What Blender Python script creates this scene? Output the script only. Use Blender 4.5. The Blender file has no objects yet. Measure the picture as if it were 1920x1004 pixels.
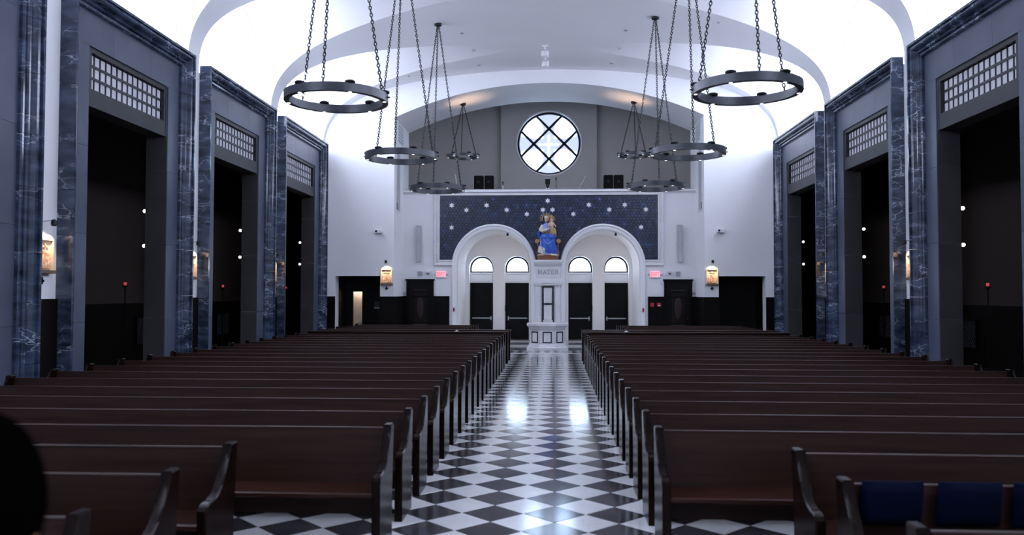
import bpy, bmesh, math, random
from mathutils import Vector, Matrix, Euler
R = math.radians
random.seed(7)
scene = bpy.context.scene
C = scene.collection

# ------------------------------------------------------------------ camera, world, exposure
cam_d = bpy.data.cameras.new('camera')
cam = bpy.data.objects.new('camera', cam_d); C.objects.link(cam)
scene.camera = cam
cam_d.sensor_width = 36.0
cam_d.lens = 36.0 * 1545.0 / 1920.0
cam.location = (0.27, 0.0, 2.05)
YAW, PIT, ROL = R(2.964), R(1.85), R(0.1)
cam.rotation_mode = 'QUATERNION'
cam.rotation_quaternion = (Matrix.Rotation(YAW, 3, 'Z') @ Matrix.Rotation(R(90) + PIT, 3, 'X') @ Matrix.Rotation(ROL, 3, 'Z')).to_quaternion()
cam_d.clip_start = 0.05; cam_d.clip_end = 300
cam_d.dof.use_dof = True
cam_d.dof.focus_distance = 29.0
cam_d.dof.aperture_fstop = 1.9

world = bpy.data.worlds.new('world'); scene.world = world
world.use_nodes = True
world.node_tree.nodes['Background'].inputs[0].default_value = (0.72, 0.84, 1.0, 1)
world.node_tree.nodes['Background'].inputs[1].default_value = 0.8

vs = scene.view_settings
vs.view_transform = 'Standard'; vs.look = 'None'; vs.gamma = 1.0; vs.use_curve_mapping = False
vs.exposure = 0.0
scene.cycles.use_denoising = True
scene.cycles.max_bounces = 7; scene.cycles.diffuse_bounces = 4; scene.cycles.glossy_bounces = 3
scene.cycles.caustics_reflective = False; scene.cycles.caustics_refractive = False
scene.cycles.sample_clamp_indirect = 4.0

WIN_LIGHT = 9.3          # daylight through the clerestory lunettes
ROSE_LIGHT = 9.0
DOOR_LIGHT = 8.0

# ------------------------------------------------------------------ materials
M = {}
def nodes_of(name):
    m = bpy.data.materials.new(name); m.use_nodes = True
    nt = m.node_tree
    return m, nt, nt.nodes, nt.links, nt.nodes['Principled BSDF']

def setp(b, color=None, rough=None, metal=None, spec=None):
    if color is not None: b.inputs['Base Color'].default_value = (*color, 1)
    if rough is not None: b.inputs['Roughness'].default_value = rough
    if metal is not None: b.inputs['Metallic'].default_value = metal
    if spec is not None: b.inputs['Specular IOR Level'].default_value = spec

def pos_vec(N, L, scale=(1, 1, 1), jitter=True):
    g = N.new('ShaderNodeNewGeometry')
    mp = N.new('ShaderNodeMapping'); mp.inputs['Scale'].default_value = scale
    if jitter:
        oi = N.new('ShaderNodeObjectInfo')
        mu = N.new('ShaderNodeVectorMath'); mu.operation = 'SCALE'
        cx = N.new('ShaderNodeCombineXYZ')
        for i in range(3): L.new(oi.outputs['Random'], cx.inputs[i])
        L.new(cx.outputs[0], mu.inputs[0]); mu.inputs['Scale'].default_value = 37.0
        ad = N.new('ShaderNodeVectorMath'); ad.operation = 'ADD'
        L.new(g.outputs['Position'], ad.inputs[0]); L.new(mu.outputs[0], ad.inputs[1])
        L.new(ad.outputs[0], mp.inputs['Vector'])
    else:
        L.new(g.outputs['Position'], mp.inputs['Vector'])
    return mp.outputs[0]

def ramp(N, L, src, stops):
    r = N.new('ShaderNodeValToRGB')
    while len(r.color_ramp.elements) < len(stops): r.color_ramp.elements.new(0.5)
    for e, (p, c) in zip(r.color_ramp.elements, stops):
        e.position = p; e.color = (*c, 1)
    L.new(src, r.inputs[0])
    return r.outputs[0]

def noisy(name, c1, c2, scale=3.0, rough=0.6, detail=4, stretch=(1, 1, 1), bump=0.0, bscale=60, metal=0.0, spec=0.5, jitter=True, rvar=0.0):
    m, nt, N, L, b = nodes_of(name)
    v = pos_vec(N, L, stretch, jitter)
    n = N.new('ShaderNodeTexNoise'); n.inputs['Scale'].default_value = scale; n.inputs['Detail'].default_value = detail
    L.new(v, n.inputs['Vector'])
    L.new(ramp(N, L, n.outputs[0], [(0.3, c1), (0.7, c2)]), b.inputs['Base Color'])
    setp(b, None, rough, metal, spec)
    if rvar:
        mr = N.new('ShaderNodeMapRange'); mr.inputs['To Min'].default_value = rough - rvar; mr.inputs['To Max'].default_value = rough + rvar
        L.new(n.outputs[0], mr.inputs[0]); L.new(mr.outputs[0], b.inputs['Roughness'])
    if bump:
        n2 = N.new('ShaderNodeTexNoise'); n2.inputs['Scale'].default_value = bscale; n2.inputs['Detail'].default_value = 3
        L.new(v, n2.inputs['Vector'])
        bp = N.new('ShaderNodeBump'); bp.inputs['Strength'].default_value = bump; bp.inputs['Distance'].default_value = 0.02
        L.new(n2.outputs[0], bp.inputs['Height']); L.new(bp.outputs[0], b.inputs['Normal'])
    M[name] = m; return m

def marble(name, base1, base2, vein, scale=1.0, rough=0.18, width=0.02, amount=1.0, stretch=(1, 1, 1)):
    m, nt, N, L, b = nodes_of(name)
    v = pos_vec(N, L, tuple(scale * q for q in stretch))
    n = N.new('ShaderNodeTexNoise'); n.inputs['Scale'].default_value = 2.2; n.inputs['Detail'].default_value = 5
    L.new(v, n.inputs['Vector'])
    # domain-warped coordinates for the veins
    nw = N.new('ShaderNodeTexNoise'); nw.inputs['Scale'].default_value = 1.6; nw.inputs['Detail'].default_value = 4
    L.new(v, nw.inputs['Vector'])
    sc = N.new('ShaderNodeVectorMath'); sc.operation = 'SCALE'; sc.inputs['Scale'].default_value = 1.3
    L.new(nw.outputs['Color'], sc.inputs[0])
    ad = N.new('ShaderNodeVectorMath'); ad.operation = 'ADD'; L.new(v, ad.inputs[0]); L.new(sc.outputs[0], ad.inputs[1])
    vo = N.new('ShaderNodeTexVoronoi'); vo.feature = 'DISTANCE_TO_EDGE'; vo.inputs['Scale'].default_value = 1.9
    L.new(ad.outputs[0], vo.inputs['Vector'])
    vein_f = ramp(N, L, vo.outputs['Distance'], [(0.0, (1, 1, 1)), (width, (0.25, 0.25, 0.25)), (width * 3, (0, 0, 0))])
    n3 = N.new('ShaderNodeTexNoise'); n3.inputs['Scale'].default_value = 1.1; n3.inputs['Detail'].default_value = 2
    L.new(v, n3.inputs['Vector'])
    msk = ramp(N, L, n3.outputs[0], [(0.45, (0, 0, 0)), (0.66, (amount,) * 3)])
    mu = N.new('ShaderNodeMath'); mu.operation = 'MULTIPLY'; L.new(vein_f, mu.inputs[0]); L.new(msk, mu.inputs[1])
    base = ramp(N, L, n.outputs[0], [(0.3, base1), (0.68, base2)])
    mx = N.new('ShaderNodeMix'); mx.data_type = 'RGBA'
    L.new(mu.outputs[0], mx.inputs['Factor']); L.new(base, mx.inputs['A']); mx.inputs['B'].default_value = (*vein, 1)
    L.new(mx.outputs['Result'], b.inputs['Base Color'])
    setp(b, None, rough)
    M[name] = m; return m

def plain(name, color, rough=0.5, metal=0.0, spec=0.5):
    # a plain procedural finish with slight tonal variation
    c2 = tuple(min(1, c * 1.12 + 0.002) for c in color)
    return noisy(name, color, c2, 6, rough, 2, metal=metal, spec=spec)

def glow(name, color, strength):
    m, nt, N, L, b = nodes_of(name)
    setp(b, (0.6, 0.6, 0.6), 0.3)
    b.inputs['Emission Color'].default_value = (*color, 1)
    b.inputs['Emission Strength'].default_value = strength
    M[name] = m; return m

noisy('plaster', (0.88, 0.88, 0.89), (0.905, 0.905, 0.915), 1.2, 0.75, bump=0.03, bscale=25, jitter=False)
noisy('vault_plaster', (0.86, 0.855, 0.865), (0.88, 0.875, 0.885), 0.6, 0.85, jitter=False)
noisy('loft_grey', (0.40, 0.38, 0.37), (0.43, 0.41, 0.40), 0.8, 0.85, jitter=False)
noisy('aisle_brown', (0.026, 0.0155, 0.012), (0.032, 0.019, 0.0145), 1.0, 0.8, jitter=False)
noisy('wainscot_dark', (0.0025, 0.0022, 0.002), (0.004, 0.0034, 0.003), 2.0, 0.45, stretch=(6, 6, 0.6), jitter=False, spec=0.12)
noisy('field_stone', (0.056, 0.067, 0.104), (0.088, 0.102, 0.146), 1.1, 0.32, 6, bump=0.02)
noisy('reveal_stone', (0.045, 0.043, 0.045), (0.062, 0.059, 0.060), 1.0, 0.45, 5, spec=0.3)
marble('blue_marble', (0.008, 0.014, 0.030), (0.060, 0.088, 0.145), (0.62, 0.68, 0.78), 1.0, 0.10, 0.016, 1.0, (0.9, 0.9, 2.2))
marble('white_marble', (0.66, 0.66, 0.68), (0.76, 0.76, 0.77), (0.30, 0.30, 0.33), 0.8, 0.2, 0.012, 0.6)
marble('black_marble', (0.010, 0.011, 0.014), (0.020, 0.022, 0.028), (0.5, 0.5, 0.52), 3.0, 0.15, 0.015, 0.7)
marble('chapel_marble', (0.10, 0.10, 0.11), (0.42, 0.42, 0.43), (0.8, 0.8, 0.8), 0.9, 0.12, 0.05)
marble('tile_white', (0.64, 0.645, 0.65), (0.74, 0.74, 0.745), (0.50, 0.50, 0.52), 1.2, 0.11, 0.02, 0.5)
marble('tile_dark', (0.034, 0.031, 0.037), (0.058, 0.053, 0.061), (0.15, 0.15, 0.16), 1.4, 0.11, 0.015, 0.6)
marble('tile_blue', (0.012, 0.022, 0.045), (0.05, 0.085, 0.13), (0.30, 0.38, 0.45), 3.0, 0.11, 0.02, 0.9)
noisy('grout', (0.22, 0.22, 0.225), (0.28, 0.28, 0.28), 8, 0.6)
noisy('pew_wood', (0.016, 0.0066, 0.005), (0.031, 0.0128, 0.0092), 3.5, 0.36, 6, stretch=(0.35, 4, 6), rvar=0.05, spec=0.16)
noisy('pew_end_wood', (0.004, 0.0018, 0.0015), (0.010, 0.004, 0.003), 3.5, 0.22, 6, stretch=(4, 4, 0.5), rvar=0.04, spec=0.09)
noisy('pew_seat_wood', (0.018, 0.005, 0.0033), (0.034, 0.009, 0.006), 3.5, 0.3, 6, stretch=(0.35, 5, 5), spec=0.2)
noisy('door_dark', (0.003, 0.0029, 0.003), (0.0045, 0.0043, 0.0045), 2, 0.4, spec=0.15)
noisy('door_panel_wood', (0.005, 0.003, 0.0026), (0.009, 0.005, 0.004), 3, 0.4, stretch=(6, 6, 0.6), spec=0.2)
noisy('red_wood', (0.012, 0.0035, 0.003), (0.02, 0.006, 0.005), 4, 0.4, stretch=(6, 6, 0.6))
noisy('beige_paint', (0.62, 0.54, 0.47), (0.66, 0.58, 0.51), 2, 0.5)
noisy('ring_metal', (0.022, 0.026, 0.035), (0.034, 0.04, 0.052), 5, 0.35, metal=0.2)
plain('black_metal', (0.006, 0.006, 0.0065), 0.4, spec=0.25)
plain('chain_metal', (0.008, 0.008, 0.009), 0.4, 0.0, 0.3)
plain('steel', (0.45, 0.45, 0.47), 0.3, 0.9)
plain('speaker_black', (0.003, 0.003, 0.0034), 0.6, spec=0.1)
plain('speaker_grey', (0.36, 0.37, 0.39), 0.5)
plain('white_plastic', (0.72, 0.72, 0.73), 0.4)
plain('grey_plastic', (0.42, 0.42, 0.45), 0.5)
plain('transom_metal', (0.010, 0.0105, 0.013), 0.4)
noisy('transom_beam', (0.014, 0.0145, 0.018), (0.022, 0.0225, 0.027), 2, 0.45)
noisy('pane_frosted', (0.62, 0.62, 0.66), (0.70, 0.70, 0.74), 3, 0.35)
noisy('cushion_blue', (0.0008, 0.0022, 0.0105), (0.0012, 0.003, 0.014), 14, 0.9, bump=0.1, bscale=300, spec=0.05)
noisy('gold', (0.26, 0.13, 0.035), (0.52, 0.31, 0.10), 20, 0.35, metal=0.6)
noisy('gold_cloth', (0.24, 0.15, 0.05), (0.50, 0.36, 0.17), 14, 0.5)
noisy('robe_blue', (0.015, 0.06, 0.36), (0.05, 0.16, 0.62), 5, 0.45)
noisy('robe_light', (0.22, 0.28, 0.62), (0.36, 0.42, 0.74), 6, 0.5)
noisy('cream_cloth', (0.62, 0.56, 0.42), (0.74, 0.68, 0.54), 9, 0.6)
noisy('statue_skin', (0.62, 0.40, 0.32), (0.68, 0.46, 0.37), 6, 0.5)
noisy('statue_hair', (0.05, 0.02, 0.014), (0.07, 0.03, 0.02), 8, 0.5)
noisy('statue_base', (0.16, 0.05, 0.02), (0.22, 0.07, 0.03), 4, 0.4)
noisy('relief', (0.42, 0.13, 0.05), (0.80, 0.62, 0.42), 14, 0.6, bump=0.3, bscale=26)
noisy('relief_frame', (0.62, 0.47, 0.33), (0.78, 0.66, 0.52), 12, 0.5)
plain('relief_shelf', (0.10, 0.07, 0.05), 0.5)
plain('star_white', (0.80, 0.80, 0.82), 0.4)
plain('letter_grey', (0.20, 0.20, 0.23), 0.4)
plain('red_box', (0.35, 0.01, 0.02), 0.4)
noisy('hair_black', (0.0006, 0.0006, 0.0007), (0.0014, 0.0013, 0.0013), 30, 0.9, stretch=(6, 6, 1), spec=0.0)
noisy('skin_tone', (0.34, 0.17, 0.10), (0.38, 0.20, 0.125), 5, 0.5)
noisy('dark_cloth', (0.003, 0.003, 0.0035), (0.005, 0.005, 0.006), 20, 0.85, spec=0.1)
glow('lunette_glass', (0.71, 0.78, 1.0), WIN_LIGHT)
glow('door_glass', (0.60, 0.77, 1.0), DOOR_LIGHT)
glow('lens_glow', (1.0, 0.98, 0.95), 1.6)
glow('globe_glow', (1.0, 0.95, 0.86), 3.0)
glow('red_glow', (1.0, 0.02, 0.02), 0.4)
glow('exit_glow', (1.0, 0.34, 0.42), 0.85)
glow('exit_letter', (1.0, 0.0, 0.04), 0.6)

def mosaic_material():
    m, nt, N, L, b = nodes_of('mosaic_blue')
    at = N.new('ShaderNodeVertexColor'); at.layer_name = 'tone'
    v = pos_vec(N, L, (1, 1, 1), False)
    n = N.new('ShaderNodeTexNoise'); n.inputs['Scale'].default_value = 5.0; n.inputs['Detail'].default_value = 6; n.inputs['Roughness'].default_value = 0.7
    L.new(v, n.inputs['Vector'])
    c = ramp(N, L, n.outputs[0], [(0.32, (0.0028, 0.005, 0.017)), (0.50, (0.0058, 0.0135, 0.042)), (0.60, (0.014, 0.034, 0.085)), (0.72, (0.09, 0.125, 0.20))])
    mx = N.new('ShaderNodeMix'); mx.data_type = 'RGBA'; mx.blend_type = 'MULTIPLY'; mx.inputs['Factor'].default_value = 1
    L.new(c, mx.inputs['A']); L.new(at.outputs[0], mx.inputs['B'])
    L.new(mx.outputs['Result'], b.inputs['Base Color']); setp(b, None, 0.3)
    M['mosaic_blue'] = m
mosaic_material()

def rose_material(cz):
    # frosted daylit glass with a pale blue flared cross and a fine white cross leaded into it
    m, nt, N, L, b = nodes_of('rose_glass')
    g = N.new('ShaderNodeNewGeometry'); s = N.new('ShaderNodeSeparateXYZ'); L.new(g.outputs['Position'], s.inputs[0])
    def mth(op, a, bb=None, clamp=False):
        n = N.new('ShaderNodeMath'); n.operation = op; n.use_clamp = clamp
        for i, q in enumerate((a, bb)):
            if q is None: continue
            if isinstance(q, (int, float)): n.inputs[i].default_value = q
            else: L.new(q, n.inputs[i])
        return n.outputs[0]
    x = mth('ABSOLUTE', s.outputs['X']); zz = mth('SUBTRACT', s.outputs['Z'], cz); z = mth('ABSOLUTE', zz)
    wx = mth('ADD', 0.22, mth('MULTIPLY', mth('POWER', z, 3.0), 0.10))
    wz = mth('ADD', 0.22, mth('MULTIPLY', mth('POWER', x, 3.0), 0.06))
    sm = lambda a, w: mth('SUBTRACT', 1.0, mth('DIVIDE', mth('SUBTRACT', a, w), 0.12), True)
    band = mth('MAXIMUM', sm(x, wx), sm(z, wz))
    fx = mth('MULTIPLY', mth('LESS_THAN', x, 0.045), mth('MULTIPLY', mth('LESS_THAN', zz, 0.42), mth('GREATER_THAN', zz, -1.02)))
    fz = mth('MULTIPLY', mth('LESS_THAN', mth('ABSOLUTE', mth('ADD', zz, 0.02)), 0.045), mth('LESS_THAN', x, 0.46))
    fine = mth('MAXIMUM', fx, fz)
    f = mth('MULTIPLY', band, mth('SUBTRACT', 1.0, fine))
    mx = N.new('ShaderNodeMix'); mx.data_type = 'RGBA'
    L.new(f, mx.inputs['Factor']); mx.inputs['A'].default_value = (0.52, 0.71, 1.0, 1); mx.inputs['B'].default_value = (0.060, 0.070, 0.100, 1)
    L.new(mx.outputs['Result'], b.inputs['Emission Color']); b.inputs['Emission Strength'].default_value = ROSE_LIGHT
    setp(b, (0.5, 0.5, 0.5), 0.3)
    M['rose_glass'] = m
rose_material(8.99)

# ------------------------------------------------------------------ mesh helpers
class MB:
    def __init__(s): s.v = []; s.f = []; s.smooth = False
    def add(s, vs, fs):
        o = len(s.v); s.v += [tuple(p) for p in vs]; s.f += [tuple(i + o for i in f) for f in fs]; return s
    def box(s, x0, x1, y0, y1, z0, z1):
        if x0 > x1: x0, x1 = x1, x0
        if y0 > y1: y0, y1 = y1, y0
        return s.add([(x0, y0, z0), (x1, y0, z0), (x1, y1, z0), (x0, y1, z0), (x0, y0, z1), (x1, y0, z1), (x1, y1, z1), (x0, y1, z1)],
                     [(0, 3, 2, 1), (4, 5, 6, 7), (0, 1, 5, 4), (1, 2, 6, 5), (2, 3, 7, 6), (3, 0, 4, 7)])
    def bbox(s, x0, x1, y0, y1, z0, z1, b=0.01):
        # box with chamfered vertical and top edges (octagon section, inset top)
        def ring(z, i): return [(x0 + b + i, y0 + i, z), (x1 - b - i, y0 + i, z), (x1 - i, y0 + b + i, z), (x1 - i, y1 - b - i, z), (x1 - b - i, y1 - i, z), (x0 + b + i, y1 - i, z), (x0 + i, y1 - b - i, z), (x0 + i, y0 + b + i, z)]
        rs = [ring(z0, 0), ring(z1 - b, 0), ring(z1, b * 0.8)]
        vs = sum(rs, []); fs = [tuple(range(7, -1, -1)), tuple(range(16, 24))]
        for k in range(2):
            for i in range(8): fs.append((k * 8 + i, k * 8 + (i + 1) % 8, k * 8 + 8 + (i + 1) % 8, k * 8 + 8 + i))
        return s.add(vs, fs)
    def prism(s, poly, axis, a, b):
        # extrude 2-D polygon along axis; axis 'x': (y,z); 'y': (x,z); 'z': (x,y)
        def P(p, t): return {'x': (t, p[0], p[1]), 'y': (p[0], t, p[1]), 'z': (p[0], p[1], t)}[axis]
        n = len(poly); vs = [P(p, a) for p in poly] + [P(p, b) for p in poly]
        return s.add(vs, [tuple(range(n - 1, -1, -1)), tuple(range(n, 2 * n))] + [(i, (i + 1) % n, n + (i + 1) % n, n + i) for i in range(n)])
    def lathe(s, prof, c=(0, 0, 0), seg=20, axis='z', cap=True, phase=0.0):
        vs = []; fs = []
        for (r, h) in prof:
            for i in range(seg):
                a = 2 * math.pi * i / seg + phase
                p = (r * math.cos(a), r * math.sin(a), h)
                if axis == 'y': p = (p[0], h, p[1])
                if axis == 'x': p = (h, p[0], p[1])
                vs.append((c[0] + p[0], c[1] + p[1], c[2] + p[2]))
        for k in range(len(prof) - 1):
            for i in range(seg): fs.append((k * seg + i, k * seg + (i + 1) % seg, (k + 1) * seg + (i + 1) % seg, (k + 1) * seg + i))
        if cap: fs += [tuple(range(seg - 1, -1, -1)), tuple(range((len(prof) - 1) * seg, len(prof) * seg))]
        return s.add(vs, fs)
    def tube(s, pts, r, seg=6, closed=False):
        pts = [Vector(p) for p in pts]; n = len(pts); vs = []; fs = []
        for k, p in enumerate(pts):
            if closed: t = pts[(k + 1) % n] - pts[k - 1]
            else: t = pts[min(k + 1, n - 1)] - pts[max(k - 1, 0)]
            t.normalize()
            up = Vector((0, 0, 1)) if abs(t.z) < 0.9 else Vector((1, 0, 0))
            a = t.cross(up).normalized(); b = t.cross(a)
            rr = r[k] if isinstance(r, (list, tuple)) else r
            for i in range(seg):
                q = 2 * math.pi * i / seg
                vs.append(tuple(p + a * rr * math.cos(q) + b * rr * math.sin(q)))
        m = n if closed else n - 1
        for k in range(m):
            k2 = (k + 1) % n
            for i in range(seg): fs.append((k * seg + i, k * seg + (i + 1) % seg, k2 * seg + (i + 1) % seg, k2 * seg + i))
        if not closed: fs += [tuple(range(seg - 1, -1, -1)), tuple(range((n - 1) * seg, n * seg))]
        return s.add(vs, fs)
    def loft(s, rings, cap=True):
        n = len(rings[0]); vs = sum([list(r) for r in rings], []); fs = []
        for k in range(len(rings) - 1):
            for i in range(n): fs.append((k * n + i, k * n + (i + 1) % n, (k + 1) * n + (i + 1) % n, (k + 1) * n + i))
        if cap: fs += [tuple(range(n - 1, -1, -1)), tuple(range((len(rings) - 1) * n, len(rings) * n))]
        return s.add(vs, fs)
    def sphere(s, c, rx, ry=None, rz=None, seg=16, rings=10):
        ry = ry or rx; rz = rz or rx
        prof = []
        rs = []
        for k in range(1, rings):
            t = math.pi * k / rings
            rs.append([(c[0] + rx * math.sin(t) * math.cos(2 * math.pi * i / seg), c[1] + ry * math.sin(t) * math.sin(2 * math.pi * i / seg), c[2] - rz * math.cos(t)) for i in range(seg)])
        return s.loft(rs)
    def grid(s, rows):
        n = len(rows[0]); vs = sum([list(r) for r in rows], []); fs = []
        for k in range(len(rows) - 1):
            for i in range(n - 1): fs.append((k * n + i, k * n + i + 1, (k + 1) * n + i + 1, (k + 1) * n + i))
        return s.add(vs, fs)
    def mesh(s, name, mat, smooth=False, angle=None):
        me = bpy.data.meshes.new(name); me.from_pydata(s.v, [], s.f); me.validate(); me.update()
        bm = bmesh.new(); bm.from_mesh(me); bmesh.ops.recalc_face_normals(bm, faces=bm.faces)
        if smooth:
            for f in bm.faces: f.smooth = True
            if angle:
                for e in bm.edges:
                    if len(e.link_faces) == 2 and e.calc_face_angle(0) > R(angle): e.smooth = False
        bm.to_mesh(me); bm.free()
        me.materials.append(M[mat] if isinstance(mat, str) else mat)
        return me
    def build(s, name, mat, parent=None, smooth=False, angle=35):
        return link(name, s.mesh(name, mat, smooth, angle), parent)

def link(name, me, parent=None, loc=None):
    o = bpy.data.objects.new(name, me); C.objects.link(o)
    if loc is not None: o.location = loc
    if parent is not None: o.parent = parent
    return o
def empty(name, loc=(0, 0, 0)):
    o = bpy.data.objects.new(name, None); C.objects.link(o); o.location = loc; o.empty_display_size = 0.2; return o
def tag(o, label=None, cat=None, group=None, kind=None):
    if label: o['label'] = label
    if cat: o['category'] = cat
    if group: o['group'] = group
    if kind: o['kind'] = kind
    return o
def thing(name, label, cat, loc=(0, 0, 0), group=None): return tag(empty(name, loc), label, cat, group)
def copy_tree(o, parent=None):
    c = o.copy(); C.objects.link(c); c.parent = parent
    for ch in list(o.children): copy_tree(ch, c)
    return c
def struct(o): o['kind'] = 'structure'; return o
ORD = ['first', 'second', 'third', 'fourth', 'fifth', 'sixth', 'seventh', 'eighth', 'ninth', 'tenth', 'eleventh', 'twelfth', 'thirteenth', 'fourteenth', 'fifteenth', 'sixteenth', 'seventeenth', 'eighteenth', 'nineteenth', 'twentieth']

# ------------------------------------------------------------------ key dimensions
A = 8.5            # portal lip plane
WALL = 8.80        # nave wall face
LUN = 9.06         # lunette window plane
PER = 5.92
PORT_C = {k: 17.07 + PER * (k - 1) for k in range(-3, 4)}      # portal centres along the nave
BAY_C = {k: 17.13 + 5.94 * (k - 1) for k in range(-3, 4)}      # vault bay centres
PH, PW = 7.88, 2.52
YE = 31.85          # end wall front
YC = 33.8           # recessed centre wall
YB = -6.5           # wall behind the camera

# ================================================================== FLOOR
D = 0.578
fl = MB().box(-9.3, 9.3, YB, 38.2, -0.30, -0.012).build('floor', 'grout'); struct(fl)
def tile_mesh(mat):
    h = D / 2 - 0.0035; b = 0.004
    m = MB()
    m.add([(0, -h, -0.012), (h, 0, -0.012), (0, h, -0.012), (-h, 0, -0.012), (0, -h, -b), (h, 0, -b), (0, h, -b), (-h, 0, -b), (0, -h + b, 0), (h - b, 0, 0), (0, h - b, 0), (-h + b, 0, 0)],
          [(3, 2, 1, 0), (0, 1, 5, 4), (1, 2, 6, 5), (2, 3, 7, 6), (3, 0, 4, 7), (4, 5, 9, 8), (5, 6, 10, 9), (6, 7, 11, 10), (7, 4, 8, 11), (8, 9, 10, 11)])
    return m.mesh('tile', mat)
tm = {0: tile_mesh('tile_dark'), 1: tile_mesh('tile_white'), 2: tile_mesh('tile_blue')}
X0, Y0 = 0.27, 8.05 + D / 2
near_t, far_t = [], []
for q in range(-45, 75):
    y = Y0 + q * D / 2
    if y < -5.9 or y > 28.35: continue
    for p in range(-31, 31):
        if (p + q) % 2: continue
        x = X0 + p * D / 2
        if abs(x) > 8.45: continue
        if 4.6 < y and (abs(x) < 1.25 or (y < 7.2 and abs(x) < 3.6)): near_t.append((y, x, p))
        else: far_t.append((y, x, p))
near_t.sort()
far_t += near_t[300:]
for y, x, p in near_t[:300]:
    link('floor_tile', tm[2] if abs(x - X0) < 0.02 and abs(y - 11.807) < 0.05 else tm[p % 2], fl, (x, y, 0))
for par, mat in ((0, 'tile_dark'), (1, 'tile_white')):
    m = MB()
    h = D / 2 - 0.0035
    for y, x, p in far_t:
        if p % 2 == par: m.add([(x, y - h, 0), (x + h, y, 0), (x, y + h, 0), (x - h, y, 0)], [(0, 1, 2, 3)])
    o = m.build('floor_tile_field', mat, fl); o['kind'] = 'stuff'
# border and veined slabs around the font
m = MB().box(-8.6, 8.6, 28.62, 28.755, -0.012, 0.004); m.build('floor_border', 'tile_white', fl)
h = 0.16
for par, mat in ((0, 'tile_dark'), (1, 'tile_white')):
    m = MB()
    for r_ in range(7):
        for i in range(-24, 25):
            if (i + r_) % 2 or i % 2 != par: continue
            x = i * h; y = 28.92 + r_ * h
            m.add([(x, y - h, 0), (x + h, y, 0), (x, y + h, 0), (x - h, y, 0)], [(0, 1, 2, 3)])
    o = m.build('floor_border_diamonds', mat, fl); o['kind'] = 'stuff'
for i in range(5):
    for j in range(9):
        x = -6.75 + j * 1.5; y = 30.1 + i * 1.62
        MB().box(x, x + 1.49, y, y + 1.61, -0.012, 0.0).build('floor_slab', 'chapel_marble' if (i + j) % 2 else 'white_marble', fl)

# ================================================================== VAULT
def supv(u): return (max(0.0, 1 - u * u)) ** (1 / 3)
ZS, CROWN = 7.6, 10.80
LHALF, LCROWN = 2.65, 10.78
def zmain(x): return ZS + (CROWN - ZS) * supv(min(1, abs(x) / WALL))
def xmain(z): return WALL * math.sqrt(max(0, 1 - ((z - ZS) / (CROWN - ZS)) ** 3))
def ylat(z): return LHALF * math.sqrt(max(0, 1 - ((z - ZS) / (LCROWN - ZS)) ** 3)) if z < LCROWN else 0.0
NT = 44
zsamp = []
for i in range(NT + 1):
    t = i / NT
    zsamp.append(ZS + (LCROWN - ZS) * (math.sin(t * math.pi / 2)) ** 0.9)
bays = sorted(BAY_C)
ceil_barrel = MB()
ys_edges = [(YB, None)] 
for sx in (-1, 1):
    for k in bays + [4]:
        # barrel strip between bay k-1 and bay k
        lo = BAY_C.get(k - 1); hi = BAY_C.get(k)
        rows = []
        for z in zsamp:
            g = ylat(z); y0 = (lo + g) if lo is not None else YB
            y1 = (hi - g) if hi is not None else YE + 0.02
            x = sx * xmain(z)
            rows.append([(x, y0 + (y1 - y0) * j / 6, z) for j in range(7)])
        y0 = lo if lo is not None else YB; y1 = hi if hi is not None else YE + 0.02
        xt = xmain(LCROWN)
        for i in range(1, 6):
            x = xt * (1 - i / 5); rows.append([(sx * x, y0 + (y1 - y0) * j / 6, zmain(x)) for j in range(7)])
        ceil_barrel.grid(rows)
ceil = ceil_barrel.build('ceiling', 'vault_plaster', None, True, 30); struct(ceil)
for k in bays:
    for sx in (-1, 1):
        m = MB(); c = BAY_C[k]
        for s in (-1, 1):
            rows = []
            for z in zsamp:
                y = c + s * ylat(z); xg = xmain(z)
                rows.append([(sx * (xg + (LUN + 0.25 - xg) * j / 6), y, z) for j in range(7)])
            m.grid(rows)
        m.build('vault_cell', 'vault_plaster', ceil, True, 60)
# lunette windows (arched, daylit)
for k in bays:
    if BAY_C[k] < -3: continue
    for sx, side in ((-1, 'left'), (1, 'right')):
        c = BAY_C[k]; nm = 'window_%d' % (2 * (k + 4) + (sx > 0))
        w = struct(empty(nm, (sx * LUN, c, 7.7)))
        pts = [(-LHALF - 0.05, 7.7)] + [(-ylat(z), z) for z in zsamp] + [(ylat(z), z) for z in reversed(zsamp[:-1])] + [(LHALF + 0.05, 7.7)]
        pts = [(y, z - 7.7) for y, z in pts]
        MB().prism(pts, 'x', 0.06 * sx, 0.08 * sx).build('pane', 'lunette_glass', w)
        # slim frame following the arch
        m = MB(); f = []
        inner = [(y * 0.975, zz * 0.98) for y, zz in pts]
        for i in range(len(pts) - 1):
            a, b, a2, b2 = pts[i], pts[i + 1], inner[i], inner[i + 1]
            m.add([(0, *a), (0, *b), (0, *b2), (0, *a2), (0.05 * sx, *a), (0.05 * sx, *b), (0.05 * sx, *b2), (0.05 * sx, *a2)],
                  [(0, 1, 2, 3), (4, 7, 6, 5), (0, 4, 5, 1), (3, 2, 6, 7)])
        m.build('frame', 'plaster', w)

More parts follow.
